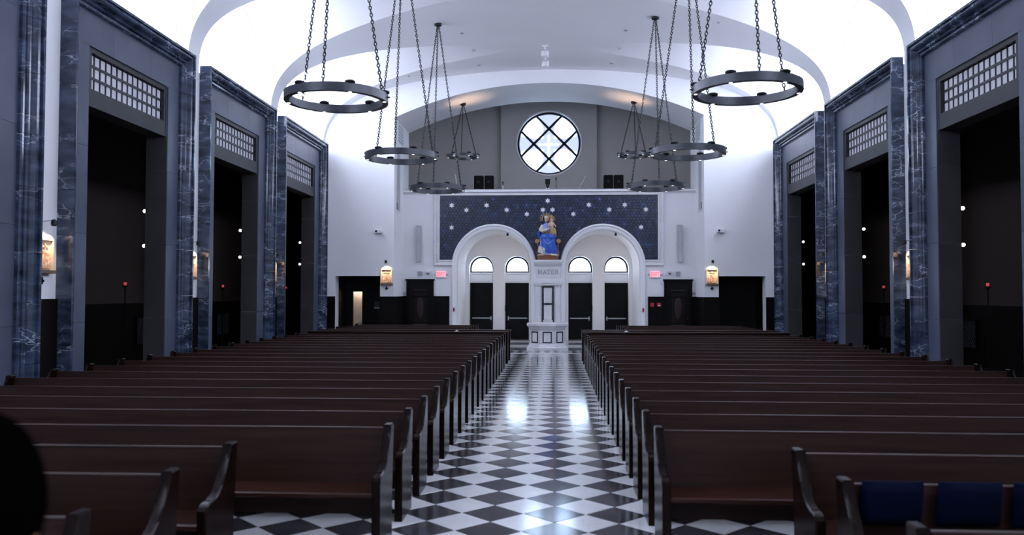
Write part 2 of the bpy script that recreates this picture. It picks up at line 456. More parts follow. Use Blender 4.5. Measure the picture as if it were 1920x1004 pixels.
# ================================================================== NAVE SIDE WALLS, AISLES
OPH, OPZ, LINZ = 1.635, 6.88, 5.71    # opening half width, top of transom, underside of lintel beam
FIELD = 8.76
for sx, side in ((-1, 'left'), (1, 'right')):
    m = MB()
    ks = sorted(PORT_C)
    # wall between openings, full height to the springing
    yprev = YB
    for k in ks:
        c = PORT_C[k]
        if c < -2: continue
        if k < 0:
            continue
        m.box(sx * WALL, sx * 9.24, yprev, c - OPH, 0, 7.7)
        m.box(sx * WALL, sx * 9.24, c - OPH, c + OPH, OPZ, 7.7)
        yprev = c + OPH
    m.box(sx * WALL, sx * 9.24, yprev, YE, 0, 7.7)
    m.box(sx * 9.10, sx * 9.40, YB, YE, 7.7, 7.72)
    w = struct(m.build('wall_' + side, 'plaster'))
    # dark wainscot panels on the piers
    for k in ks:
        c = PORT_C[k] + PER / 2
        if k < 0 or (sx > 0 and k < 1): continue
        if c > YE: c2 = YE
        MB().box(sx * (WALL - 0.05), sx * WALL, PORT_C[k] + PW + 0.004, min(PORT_C[k] + PER - PW - 0.004, YE - 0.001), 0, 1.95).build('wainscot', 'wainscot_dark', w)
    # side aisle shell
    a = MB()
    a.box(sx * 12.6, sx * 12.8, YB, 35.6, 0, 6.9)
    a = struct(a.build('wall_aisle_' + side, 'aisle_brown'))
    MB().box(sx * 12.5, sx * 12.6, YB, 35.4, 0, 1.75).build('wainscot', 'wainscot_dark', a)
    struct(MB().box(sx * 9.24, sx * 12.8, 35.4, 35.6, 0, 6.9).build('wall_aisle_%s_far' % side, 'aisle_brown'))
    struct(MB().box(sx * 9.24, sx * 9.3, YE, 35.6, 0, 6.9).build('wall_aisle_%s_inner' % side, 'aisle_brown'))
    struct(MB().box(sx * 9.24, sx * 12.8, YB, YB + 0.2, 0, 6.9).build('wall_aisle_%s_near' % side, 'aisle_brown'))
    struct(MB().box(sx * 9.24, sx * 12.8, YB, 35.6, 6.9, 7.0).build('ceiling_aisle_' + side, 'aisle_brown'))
    struct(MB().box(sx * 9.3, sx * 12.8, YB, 35.6, -0.3, 0.0).build('floor_aisle_' + side, 'tile_dark'))
    # aisle cross walls of the piers, wainscot lower half and brown above
    for k in ks:
        if k < 0 or (sx > 0 and k < 1): continue
        y = PORT_C[k] + PER / 2
        if y < YE - 0.5:
            MB().box(sx * 11.9, sx * 12.6, y - 0.25, y + 0.25, 0, 6.9).build('pilaster', 'aisle_brown', a)
    # lattice grille in the aisle wainscot
    for k in ks:
        if k < (0 if sx < 0 else 1): continue
        y = PORT_C[k] + 2.1
        gr = thing('lattice_grille', 'dark diamond lattice grille low on the %s aisle wall, %s bay from the far end' % (side, ORD[3 - k]), 'grille', (sx * 12.44, y, 0.45), 'aisle lattice grilles')
        MB().box(0, sx * 0.055, -0.62, 0.62, 0, 0.9).build('backing', 'black_metal', gr)
        f = MB(); f.box(-0.03 * sx, 0, -0.62, 0.62, 0, 0.06).box(-0.03 * sx, 0, -0.62, 0.62, 0.84, 0.9).box(-0.03 * sx, 0, -0.62, -0.56, 0.06, 0.84).box(-0.03 * sx, 0, 0.56, 0.62, 0.06, 0.84)
        f.build('frame', 'wainscot_dark', gr)
        l = MB()
        for i in range(-6, 13):
            for sg in (-1, 1):
                y0_ = -0.56 + i * 0.14; pts = []
                t0 = max(0, (-0.56 - y0_) if sg > 0 else (y0_ - 0.56)); t1 = min(0.78, (0.56 - y0_) if sg > 0 else (y0_ + 0.56))
                if t1 - t0 > 0.05: l.tube([(-0.012 * sx, y0_ + sg * t0, 0.06 + t0), (-0.012 * sx, y0_ + sg * t1, 0.06 + t1)], 0.012, 4)
        l.build('lattice', 'transom_beam', gr)

# ------------------------------------------------------------------ marble portals
PROF = [(0, .30), (0, 0), (.055, 0), (.06, .05), (.075, .05), (.085, .035), (.115, .03), (.15, .045), (.175, .08), (.185, .13), (.2, .15), (.205, .125), (.225, .115), (.25, .125), (.265, .155), (.27, .19), (.285, .195), (.29, .17), (.33, .175), (.345, .2), (.345, .265), (.345, .30)]
def portal(sx, k, label):
    c = PORT_C[k]
    t = thing('marble_portal', label, 'portal', (0, c, 0), 'marble portals along the nave')
    def X(d): return sx * (A + d)
    n = len(PROF)
    caps = [tuple(range(n - 1, -1, -1)), tuple(range(n, 2 * n))]
    sides = [(i, (i + 1) % n, n + (i + 1) % n, n + i) for i in range(n)]
    g = 0.003
    # jamb blocks
    hs = [0.0, 0.85, 1.9, 2.75, 3.85, 4.75, 5.8, 6.75, PH]
    if k % 2: hs = [0.0, 1.1, 2.0, 3.1, 3.95, 5.0, 5.9, 6.9, PH]
    for s in (-1, 1):
        for i in range(len(hs) - 1):
            z0 = hs[i] + g; last = i == len(hs) - 2
            vs = [(X(d), s * (PW - o), z0) for o, d in PROF] + [(X(d), s * (PW - o), (PH - o) if last else hs[i + 1] - g) for o, d in PROF]
            MB().add(vs, caps + sides).build('stone_block', 'blue_marble', t, True, 28)
    cuts = [-PW, -1.55, -0.5, 0.55, 1.6, PW]
    for i in range(5):
        vs = [(X(d), (cuts[0] + o) if i == 0 else cuts[i] + g, PH - o) for o, d in PROF] + [(X(d), (cuts[5] - o) if i == 4 else cuts[i + 1] - g, PH - o) for o, d in PROF]
        MB().add(vs, caps + sides).build('stone_block', 'blue_marble', t, True, 28)
    # flat grey field slabs around the opening
    ie = PW - 0.34
    zsl = [0, 1.5, 3.2, 4.9, OPZ]
    for s in (-1, 1):
        for i in range(4):
            MB().box(sx * FIELD, sx * (WALL + 0.0), s * OPH, s * ie, zsl[i] + g, zsl[i + 1] - g).build('field_slab', 'field_stone', t)
    ct = [-ie, -0.75, 0.8, ie]
    for i in range(3):
        MB().box(sx * FIELD, sx * WALL, ct[i] + (g if i else 0), ct[i + 1] - (g if i < 2 else 0), OPZ, PH - 0.34).build('field_slab', 'field_stone', t)
    # reveal slabs of the passage
    for s in (-1, 1):
        for i in range(4):
            MB().box(sx * (FIELD + 0.012), sx * 9.26, s * (OPH - 0.02), s * OPH, zsl[i] + g, min(zsl[i + 1] - g, LINZ if i == 3 else 99)).build('reveal_slab', 'reveal_stone', t)
    # transom: beam, frame, bars, panes
    tr = empty('transom_grille', (0, 0, 0)); tr.parent = t
    MB().box(sx * (FIELD + 0.035), sx * 9.2, -OPH + 0.02, OPH - 0.02, LINZ, 6.06).build('beam', 'transom_beam', tr)
    f = MB(); xa, xb = sx * (FIELD + 0.035), sx * 8.95
    f.box(xa, xb, -OPH + 0.02, OPH - 0.02, 6.78, OPZ).box(xa, xb, -OPH + 0.02, -OPH + 0.14, 6.06, 6.78).box(xa, xb, OPH - 0.14, OPH - 0.02, 6.06, 6.78)
    f.build('frame', 'transom_metal', tr)
    xb0, xb1 = sx * 8.86, sx * 8.90
    y0, y1 = -OPH + 0.14, OPH - 0.14
    ncol, zr = 14, [6.06, 6.30, 6.54, 6.78]
    w = (y1 - y0) / ncol
    for i in range(1, ncol):
        MB().box(xb0, xb1, y0 + i * w - 0.014, y0 + i * w + 0.014, 6.06, 6.78).build('bar', 'transom_metal', tr)
    for z in zr[1:3]:
        MB().box(xb0 - sx * 0.006, xb1 + sx * 0.004, y0, y1, z - 0.026, z + 0.026).build('bar', 'transom_metal', tr)
    pm = MB().box(-0.006, 0.006, -w / 2 + 0.018, w / 2 - 0.018, -0.094, 0.094).mesh('pane', 'pane_frosted')
    for i in range(ncol):
        for j in range(3):
            link('pane', pm, tr, (sx * 8.885, y0 + (i + 0.5) * w, (zr[j] + zr[j + 1]) / 2))
    MB().box(sx * 8.905, sx * 8.95, y0, y1, 6.06, 6.78).build('backing', 'transom_metal', tr)
    return t
PLAB = {(-1, 0): 'blue-grey marble portal cut off by the left edge of the photo',
        (-1, 1): 'nearest fully visible marble portal on the left with white pane grid',
        (-1, 2): 'marble portal in the middle of the left wall, second complete one',
        (-1, 3): 'marble portal at the far end of left wall touching the end wall',
        (1, 1): 'nearest marble portal on the right, cut by the right photo edge',
        (1, 0): 'marble portal on the right wall just outside the right photo edge',
        (1, 2): 'marble portal in the middle of the right wall',
        (1, 3): 'marble portal at the far end of right wall touching the end wall'}
for (sx, k), lab in PLAB.items(): portal(sx, k, lab)

# ================================================================== END WALL, RECESS, LOFT
def arch_z(x): # underside of the loft arch
    Rr = 14.4; return 10.28 - Rr + math.sqrt(Rr * Rr - x * x)
wb = MB()
for sx in (-1, 1):
    wb.box(sx * 8.30, sx * 9.3, YE, YE + 0.5, 0, 11.2)
    wb.box(sx * 6.0, sx * 6.55, YE, 35.0, 0, 11.2)
    wb.box(sx * 6.55, sx * 8.30, YE, YE + 0.5, 2.75, 11.2)
wb = struct(wb.build('wall_back', 'plaster'))
xs = [-6 + 12 * i / 40 for i in range(41)]
m = MB().prism([(x, arch_z(x)) for x in xs] + [(6, 11.2), (-6, 11.2)], 'y', YE, 35.0)
m.build('loft_arch', 'plaster', wb, True, 25)
# vents and slots on the jambs of the recess
for sx in (-1, 1):
    o = thing('air_vent', 'white louvred air vent on the %s jamb beside the loft' % ('left' if sx < 0 else 'right'), 'vent', (sx * 6.0, 33.1, 8.2), 'jamb air vents')
    f = MB().box(-sx * 0.02, 0, -0.55, -0.5, -0.05, 0.75).box(-sx * 0.02, 0, 0.5, 0.55, -0.05, 0.75).box(-sx * 0.02, 0, -0.5, 0.5, 0.7, 0.75).box(-sx * 0.02, 0, -0.5, 0.5, -0.05, 0.0)
    f.build('frame', 'white_plastic', o)
    for i in range(6): MB().prism([(-sx * 0.002, i * 0.115 + 0.02), (-sx * 0.018, i * 0.115 + 0.01), (-sx * 0.018, i * 0.115 + 0.03), (-sx * 0.002, i * 0.115 + 0.075)], 'y', -0.5, 0.5).build('louvre', 'grey_plastic', o)
    o = thing('screen_housing', 'tall grey recessed channel on the %s jamb below the vent' % ('left' if sx < 0 else 'right'), 'channel', (sx * 6.0, 32.6, 5.3), 'jamb channels')
    MB().box(-sx * 0.03, 0, -0.4, -0.33, 0, 2.6).box(-sx * 0.03, 0, 0.33, 0.4, 0, 2.6).box(-sx * 0.03, 0, -0.33, 0.33, 2.53, 2.6).box(-sx * 0.03, 0, -0.33, 0.33, 0, 0.07).build('rim', 'white_plastic', o)
    MB().box(-sx * 0.01, 0, -0.33, 0.33, 0.07, 2.53).build('channel', 'grey_plastic', o)
    MB().box(-sx * 0.05, -sx * 0.03, -0.36, -0.33, 0.1, 0.35).build('clamp', 'black_metal', o)

# centre wall with the two great arches
ARC = [(-2.23, 1.74, 3.2), (2.23, 1.74, 3.2)]
def arch_wall(m, x0, x1, z1, arches, Y):
    brk = {x0, x1}
    for cx, h, sp in arches:
        for i in range(33): brk.add(round(cx - h * math.cos(math.pi * i / 32), 5))
    brk = sorted(b for b in brk if x0 <= b <= x1)
    def zt(x, mid):
        for cx, h, sp in arches:
            if abs(mid - cx) < h: return sp + math.sqrt(max(0, h * h - (x - cx) ** 2))
        return 0.0
    for a, b in zip(brk, brk[1:]):
        mid = (a + b) / 2
        m.add([(a, Y, zt(a, mid)), (b, Y, zt(b, mid)), (b, Y, z1), (a, Y, z1)], [(0, 1, 2, 3)])
def reveal(m, cx, h, sp, ya, yb):
    pts = [(cx - h, 0)] + [(cx - h * math.cos(math.pi * i / 32), sp + h * math.sin(math.pi * i / 32)) for i in range(33)] + [(cx + h, 0)]
    m.grid([[(x, ya, z) for x, z in pts], [(x, yb, z) for x, z in pts]])
m = MB(); arch_wall(m, -6, 6, 6.2, ARC, YC)
wc = struct(m.build('wall_center', 'plaster'))
# niches: shell with inner wall and four doorways
RI = 1.50
YI, YD = 36.9, 37.4
DOORS = [-3.03, -1.42, 1.42, 3.03]; DH, DSP = 0.54, 3.22
for cx in (-2.23, 2.23):
    m = MB(); reveal(m, cx, RI, 3.2, YC - 0.02, YI); m.build('niche_vault', 'plaster', wc, True, 40)
    dn = [d for d in DOORS if abs(d - cx) < 1.6]
    m = MB(); arch_wall(m, cx - 1.75, cx + 1.75, 5.2, [(d, DH, DSP) for d in dn], YI)
    for d in dn: reveal(m, d, DH, DSP, YI, YD + 0.1)
    m.build('inner_wall', 'plaster', wc, True, 40)
    # rounded archivolt rim
    prof = [(0, 0.02), (0.015, -0.015), (0.05, -0.03), (0.135, -0.045), (0.15, -0.075), (0.175, -0.09), (0.205, -0.09), (0.23, -0.075), (0.24, -0.05), (0.24, 0.0)]
    path = [(cx - 1, 0, 0)]
    rows = []
    for rr, dy in prof:
        r = RI + rr
        rows.append([(cx - r, YC + dy, 0)] + [(cx - r * math.cos(math.pi * i / 40), YC + dy, 3.2 + r * math.sin(math.pi * i / 40)) for i in range(41)] + [(cx + r, YC + dy, 0)])
    MB().grid(rows).build('archivolt', 'plaster', wc, True, 50)
MB().box(-9.0, 9.0, 37.75, 37.95, 0, 5.2).build('outer_wall', 'plaster', wc)

def exit_door(n, cx, hinge):
    d = struct(empty('door_%d' % n, (cx, YD, 0)))
    w = DH - 0.0
    MB().box(-w, -w + 0.06, 0, 0.12, 0, 2.56).box(w - 0.06, w, 0, 0.12, 0, 2.56).box(-w + 0.06, w - 0.06, 0, 0.12, 2.50, 2.56).build('frame', 'door_dark', d)
    leaf = MB().box(-w + 0.06, w - 0.06, 0.04, 0.09, 0.01, 2.50).build('leaf', 'door_dark', d)
    MB().box(-w + 0.09, w - 0.09, 0.015, 0.04, 0.93, 0.985).build('push_bar', 'steel', leaf)
    s = hinge
    MB().box(s * (w - 0.16), s * (w - 0.11), -0.005, 0.04, 0.86, 1.05).build('latch', 'steel', leaf)
    MB().box(s * (w - 0.145), s * (w - 0.125), 0.02, 0.04, 0.1, 2.35).build('rod', 'black_metal', leaf)
    MB().box(-w, w, -0.02, 0.12, 2.56, 3.02).box(-w + 0.06, w - 0.06, -0.04, -0.02, 2.62, 2.94).build('lintel_panel', 'plaster', d)
    MB().box(-w, w, -0.06, 0.12, 2.96, 3.03).build('lintel_moulding', 'plaster', d)
    pts = [(-w * math.cos(math.pi * i / 24), 0.19 + w * math.sin(math.pi * i / 24)) for i in range(25)]
    MB().prism([(-w, 0)] + pts + [(w, 0)], 'y', 0.05, 0.06).build('pane', 'door_glass', d).location = (0, 0, 3.03)
    out = [(-w, 0)] + pts + [(w, 0)]; inn = [(-w + 0.06, 0.055)] + [(x * 0.86, 0.19 + (z - 0.19) * 0.86) for x, z in pts] + [(w - 0.06, 0.055)]
    m = MB(); nn = len(out)
    for i in range(nn):
        j = (i + 1) % nn
        q = [out[i], out[j], inn[j], inn[i]]
        m.add([(x, y, z + 3.03) for y in (0.0, 0.045) for x, z in q], [(0, 1, 2, 3), (7, 6, 5, 4), (0, 4, 5, 1), (1, 5, 6, 2), (2, 6, 7, 3), (3, 7, 4, 0)])
    m.build('lunette_frame', 'door_dark', d)
    sg = 1 if cx < 0 else -1
    return d
for i, cx in enumerate(DOORS): exit_door(i + 1, cx, 1 if i in (0, 2) else -1)
# small dark card readers on the doorway reveals
for cx, s in ((-3.03, 1), (-1.42, -1), (1.42, 1), (3.03, -1)):
    o = MB().box(cx + s * (DH - 0.02), cx + s * DH, YI + 0.1, YI + 0.17, 1.28, 1.55).build('door_reader', 'black_metal')
    tag(o, 'small black upright reader on the reveal of the %s exit doorway from the left' % ORD[[-3.03, -1.42, 1.42, 3.03].index(cx)], 'reader', 'door readers')

# mosaic with frame and stars
mo = thing('star_mosaic', 'deep blue hexagon-tiled mosaic wall with white six-pointed stars above the arches', 'mosaic', (0, YC, 0))
hx = MB(); s_ = 0.078; tones = []
def hexpts(cx, cz, r): return [(cx + r * math.cos(R(60 * i + 30)), cz + r * math.sin(R(60 * i + 30))) for i in range(6)]
row = 0; z = 3.50
while z < 6.12:
    x = -4.46 + (s_ * math.sqrt(3) / 2 if row % 2 else 0)
    while x < 4.48:
        if all((x - cx) ** 2 + max(0, z - sp) ** 2 > (h + 0.03) ** 2 for cx, h, sp in ARC) and abs(x) < 4.44 and z < 6.07:
            o = len(hx.v); p = hexpts(x, z, s_ - 0.004); dy = random.uniform(-0.006, 0.002)
            hx.add([(a, -0.02, b) for a, b in p] + [(x + (a - x) * 0.94, -0.034 + dy, z + (b - z) * 0.94) for a, b in p],
                   [tuple(range(6, 12))] + [(i, (i + 1) % 6, 6 + (i + 1) % 6, 6 + i) for i in range(6)])
            v = random.choice([0.6, 0.75, 0.85, 1.0, 1.0, 1.15, 1.35, 1.8]); b = random.uniform(0.9, 1.15)
            tones += [(v, v, v * b, 1)] * 12
        x += s_ * math.sqrt(3)
    z += s_ * 1.5; row += 1
ho = hx.build('hexagonal_tiles', 'mosaic_blue', mo); ho['kind'] = 'stuff'
ca = ho.data.color_attributes.new('tone', 'FLOAT_COLOR', 'POINT')
for i, t_ in enumerate(tones): ca.data[i].color = t_
bk = MB()
brk = sorted({-4.48, 4.48} | {round(cx - h * math.cos(math.pi * i / 32), 4) for cx, h, sp in ARC for i in range(33)})
for a, b in zip(brk, brk[1:]):
    mid = (a + b) / 2; zz = []
    for x in (a, b):
        q = 3.45
        for cx, h, sp in ARC:
            if abs(mid - cx) < h: q = max(3.45, sp + math.sqrt(max(0, h * h - (x - cx) ** 2)))
        zz.append(q)
    bk.add([(a, -0.02, zz[0]), (b, -0.02, zz[1]), (b, -0.02, 6.125), (a, -0.02, 6.125)], [(0, 1, 2, 3)])
bo = bk.build('mortar_bed', 'mosaic_blue', mo)
ca = bo.data.color_attributes.new('tone', 'FLOAT_COLOR', 'POINT')
for e in ca.data: e.color = (0.8, 0.8, 0.8, 1)
def star_mesh(r):
    p = [((r if i % 2 == 0 else r * 0.55) * math.sin(R(30 * i)), (r if i % 2 == 0 else r * 0.55) * math.cos(R(30 * i))) for i in range(12)]
    m = MB(); vs = [(a, 0, b) for a, b in p] + [(a * .85, -0.018, b * .85) for a, b in p]
    m.add(vs, [tuple(range(12, 24))] + [(i, (i + 1) % 12, 12 + (i + 1) % 12, 12 + i) for i in range(12)])
    return m.mesh('star', 'star_white')
sm = star_mesh(0.125)
for px, py in [(846, 387), (912, 387), (874, 396), (846, 429), (950, 396), (1027, 379), (988, 404), (1018, 396), (1036, 396), (1075, 404), (1104, 387), (1142, 396), (1171, 387), (1210, 396), (1201, 429)]:
    link('star', sm, mo, ((px - 1030.5) * 0.02188 + 0.06, -0.036, 4.79 + (429 - py) * 0.02188))
# white stepped frame
def frame_bar(pts_fn, name='frame_rail'): pass
FP = [(0, 0), (0, -0.05), (0.03, -0.07), (0.06, -0.07), (0.075, -0.045), (0.12, -0.045), (0.13, -0.09), (0.22, -0.10), (0.24, -0.08), (0.24, 0)]
for sx in (-1, 1):
    z0, z1 = 3.46, 6.125
    vs = [(sx * (4.47 + o), d, z0 - o) for o, d in FP] + [(sx * (4.47 + o), d, z1 + min(o, 0.05)) for o, d in FP]; n = len(FP)
    fs = [tuple(range(n - 1, -1, -1)), tuple(range(n, 2 * n))] + [(i, (i + 1) % n, n + (i + 1) % n, n + i) for i in range(n)]
    MB().add(vs, fs).build('frame_rail', 'white_marble', mo)
    vs = [(sx * 3.95, d, z0 - o) for o, d in FP] + [(sx * (4.47 + o), d, z0 - o) for o, d in FP]
    MB().add(vs, fs).build('frame_rail', 'white_marble', mo)
MB().box(-4.7, 4.7, -0.07, 0, 6.12, 6.2).build('frame_rail', 'white_marble', mo)

# loft: parapet, floor, back wall, panel, rose window
lf = MB().box(-6.0, 6.0, YC - 0.0, YC + 0.3, 6.19, 6.26).build('parapet_cap', 'plaster'); lf.name = 'trim_1'; struct(lf)
MB().box(-6.0, 6.0, YC - 0.12, YC + 0.34, 6.26, 6.33).build('cap_moulding', 'plaster', lf)
MB().box(-5.9, 5.9, YC - 0.05, YC + 0.25, 6.33, 6.37).build('rail_cap', 'grey_plastic', lf)
MB().box(-8.0, 8.0, YC + 0.05, 38.1, 5.2, 5.3).build('loft_floor', 'loft_grey', lf)
wl = struct(MB().box(-8.0, 8.0, 38.0, 38.25, 5.2, 11.4).build('wall_loft', 'loft_grey'))
for sx in (-1, 1): MB().box(sx * 8.0, sx * 8.2, 35.0, 38.2, 5.2, 11.4).build('side_wall', 'loft_grey', wl)
MB().box(-8.2, 8.2, 34.9, 38.3, 11.25, 11.45).build('loft_ceiling', 'loft_grey', wl)
CZ, RR = 8.99, 1.46
# projecting panel with round opening (polygonal ring) 
m = MB(); n = 64; outer = []
for i in range(n):
    a = 2 * math.pi * i / n; ca_, sa_ = math.cos(a), math.sin(a)
    t = min(2.2 / max(abs(ca_), 1e-6), (2.0 if sa_ > 0 else 2.23) / max(abs(sa_), 1e-6))
    outer.append((ca_ * t, CZ + sa_ * t))
ring = [((RR + 0.05) * math.cos(2 * math.pi * i / n), CZ + (RR + 0.05) * math.sin(2 * math.pi * i / n)) for i in range(n)]
for i in range(n):
    j = (i + 1) % n
    m.add([(outer[i][0], 37.7, outer[i][1]), (outer[j][0], 37.7, outer[j][1]), (ring[j][0], 37.7, ring[j][1]), (ring[i][0], 37.7, ring[i][1]),
           (ring[i][0], 38.0, ring[i][1]), (ring[j][0], 38.0, ring[j][1])], [(0, 1, 2, 3), (3, 2, 5, 4)])
for sx in (-1, 1): m.add([(sx * 2.2, 37.7, 5.3), (sx * 2.2, 38, 5.3), (sx * 2.2, 38, 11.3), (sx * 2.2, 37.7, 11.3)], [(0, 1, 2, 3)])
m.add([(-2.2, 37.7, 10.99), (2.2, 37.7, 10.99), (2.2, 37.7, 11.3), (-2.2, 37.7, 11.3)], [(0, 1, 2, 3)])
for sx in (-1, 1): m.box(sx * 1.8, sx * 2.2, 37.7, 38, 5.3, 6.70)
m.box(-2.2, 2.2, 37.7, 38.0, 6.70, 6.755)
m.build('window_panel', 'loft_grey', wl)
rw = struct(empty('window_1', (0.01, 37.9, CZ)))
def clip(poly, nx, nz, d):
    out = []
    for i in range(len(poly)):
        a, b = poly[i], poly[(i + 1) % len(poly)]
        fa, fb = nx * a[0] + nz * a[1] - d, nx * b[0] + nz * b[1] - d
        if fa <= 0: out.append(a)
        if (fa < 0 < fb) or (fb < 0 < fa):
            t = fa / (fa - fb); out.append((a[0] + t * (b[0] - a[0]), a[1] + t * (b[1] - a[1])))
    return out
disc = [((RR - 0.03) * math.cos(2 * math.pi * i / 96), (RR - 0.03) * math.sin(2 * math.pi * i / 96)) for i in range(96)]
q = 0.70 / math.sqrt(2); s2 = math.sqrt(0.5)
for u in (-1, 0, 1):
    for v in (-1, 0, 1):
        p = disc
        # strips along u=(x+z)/sqrt2 and v=(x-z)/sqrt2
        for (nx, nz, w) in ((s2, s2, u), (s2, -s2, v)):
            if w <= 0: p = clip(p, nx, nz, q if w == 0 else -q)
            if w >= 0: p = clip(p, -nx, -nz, q if w == 0 else -q)
        if len(p) > 2: MB().prism(p, 'y', 0, 0.02).build('pane', 'rose_glass', rw)
for sg in (-1, 1):
    for nx, nz in ((s2, s2), (s2, -s2)):
        L_ = math.sqrt(RR * RR - q * q) - 0.01; cxp, czp = sg * q * nx, sg * q * nz; tx, tz = -nz, nx
        hw = 0.052
        pts = [(cxp + tx * L_ + nx * hw, czp + tz * L_ + nz * hw), (cxp + tx * L_ - nx * hw, czp + tz * L_ - nz * hw), (cxp - tx * L_ - nx * hw, czp - tz * L_ - nz * hw), (cxp - tx * L_ + nx * hw, czp - tz * L_ + nz * hw)]
        MB().prism(pts, 'y', -0.06, 0.03).build('lattice_bar', 'black_metal', rw)
def annulus(r0, r1, ya, yb, n=72):
    m = MB()
    rows = [[(r * math.cos(2 * math.pi * i / n), y, r * math.sin(2 * math.pi * i / n)) for i in range(n + 1)] for r, y in ((r0, ya), (r1, ya), (r1, yb), (r0, yb), (r0, ya))]
    return m.grid(rows)
annulus(RR - 0.095, RR - 0.005, -0.08, 0.04).build('frame_ring', 'black_metal', rw, True, 40)
annulus(RR - 0.005, RR + 0.05, -0.23, -0.1).build('rim', 'white_plastic', rw, True, 40)

# loft equipment
for i, (x0, lab) in enumerate([(-3.02, 'black loudspeaker in the loft, leftmost of all four'), (-2.57, 'black loudspeaker in the loft, left pair, nearer the round window'), (2.58, 'black loudspeaker in the loft, right pair, nearer the round window'), (3.02, 'black loudspeaker in the loft, rightmost of all four')]):
    o = thing('loudspeaker', lab, 'loudspeaker', (x0, 35.6, 5.3), 'black loft loudspeakers')
    MB().bbox(-0.20, 0.20, -0.2, 0.2, 0.9, 1.88, 0.02).build('cabinet', 'speaker_black', o)
    MB().lathe([(0.14, -0.215), (0.15, -0.2)], (0, 0, 1.18), 20, 'y').build('woofer', 'black_metal', o)
    MB().lathe([(0.06, -0.215), (0.07, -0.2)], (0, 0, 1.6), 16, 'y').build('horn', 'black_metal', o)
    MB().lathe([(0.03, 0.04), (0.03, 0.9)], (0, 0, 0), 10).build('pole', 'black_metal', o)
    MB().lathe([(0.19, 0.0), (0.19, 0.03), (0.05, 0.05)], (0, 0, 0), 16).build('base', 'black_metal', o)
o = thing('camera_tripod', 'black video camera on silver tripod standing in the loft below round window', 'tripod', (-0.03, 35.4, 5.3))
MB().bbox(-0.10, 0.10, -0.12, 0.12, 1.5, 1.66, 0.02).lathe([(0.05, -0.2), (0.06, -0.12)], (0, 0, 1.58), 14, 'y').build('camera_body', 'black_metal', o)
MB().lathe([(0.11, 1.66), (0.12, 1.7), (0.04, 1.74)], (0, 0, 0), 14).build('cap', 'black_metal', o)
MB().lathe([(0.05, 1.3), (0.07, 1.38), (0.07, 1.5)], (0, 0, 0), 12).build('head', 'black_metal', o)
for a in (210, 330, 90):
    MB().tube([(0.03 * math.cos(R(a)), 0.03 * math.sin(R(a)), 1.34), (0.45 * math.cos(R(a)), 0.45 * math.sin(R(a)), 0.0)], [0.034, 0.024], 8).build('leg', 'white_plastic', o)
def mic_stand(x, y, lab, tilt=0.0, hgt=1.35, mat='steel'):
    o = thing('microphone_stand', lab, 'stand', (x, y, 5.3), 'loft stands')
    MB().lathe([(0.16, 0.0), (0.16, 0.02), (0.03, 0.03)], (0, 0, 0), 16).build('base', 'black_metal', o)
    MB().tube([(0, 0, 0.02), (0, 0, hgt)], 0.012, 8).build('pole', mat, o)
    if tilt: MB().tube([(-0.15 * tilt, 0, hgt - 0.25), (0.55 * tilt, 0, hgt + 0.62)], 0.012, 8).build('boom', mat, o)
    else: MB().tube([(0, 0, hgt), (0, -0.03, hgt + 0.16)], [0.018, 0.03], 10).build('microphone', 'black_metal', o)
mic_stand(-1.93, 34.9, 'upright microphone stand in the loft right of the left speakers', 0, 1.38)
mic_stand(0.33, 36.3, 'upright microphone stand in the loft beside the camera tripod', 0, 1.75, 'black_metal')
mic_stand(1.25, 35.2, 'microphone stand with boom slanting up in the loft right of tripod', 0.65, 1.2)
mic_stand(-3.85, 34.9, 'microphone stand with small boom at left end of the loft', -0.25, 1.25)

# wainscot and doors on the end wall
tr = struct(MB().box(-6.0, -4.06, YC - 0.05, YC, 0, 1.93).build('trim_2', 'wainscot_dark')); MB().box(-6.0, -4.06, YC - 0.09, YC, 1.90, 1.96).build('cap', 'wainscot_dark', tr)
tr = struct(MB().box(6.0, 4.06, YC - 0.05, YC, 0, 1.93).build('trim_3', 'wainscot_dark')); MB().box(6.0, 4.06, YC - 0.09, YC, 1.90, 1.96).build('cap', 'wainscot_dark', tr)
for n, sx in ((4, -1), (5, 1)):
    tr = struct(MB().box(sx * 6.0, sx * 6.55, YE - 0.05, YE, 0, 1.95).box(sx * 8.3, sx * 8.75, YE - 0.05, YE, 0, 1.95).build('trim_%d' % n, 'wainscot_dark'))
    MB().box(sx * 5.95, sx * 6.0, YE - 0.05, YC, 0, 1.95).build('return_panel', 'wainscot_dark', tr)
for n, sx in ((5, -1), (6, 1)):
    d = struct(empty('door_%d' % n, (sx * 5.27, YC - 0.06, 0)))
    MB().box(-0.56, -0.44, -0.06, 0.06, 0, 2.64).box(0.44, 0.56, -0.06, 0.06, 0, 2.64).box(-0.44, 0.44, -0.06, 0.06, 2.46, 2.64).box(-0.6, 0.6, -0.09, 0.06, 2.60, 2.66).build('frame', 'wainscot_dark', d)
    lf_ = MB().box(-0.44, 0.44, -0.01, 0.04, 0, 2.46).build('leaf', 'door_dark', d)
    MB().box(-0.24, 0.24, -0.02, -0.01, 0.9, 2.1).build('panel', 'door_panel_wood', lf_)
    ov = MB().lathe([(0.001, -0.028), (0.12, -0.026), (0.15, -0.02)], (0, 0, 0), 24, 'y').build('oval_inset', 'red_wood', lf_); ov.location = (0, 0, 1.5); ov.scale = (1.0, 1, 3.0)
    for z_ in (0.5, 0.78, 2.2): MB().box(-0.28, 0.28, -0.035, -0.01, z_, z_ + 0.035).build('moulding', 'transom_beam', lf_)
    MB().lathe([(0.03, -0.07), (0.035, -0.04), (0.012, -0.03), (0.012, -0.01)], (sx * 0.36, 0, 1.05), 12, 'y').build('knob', 'black_metal', lf_)
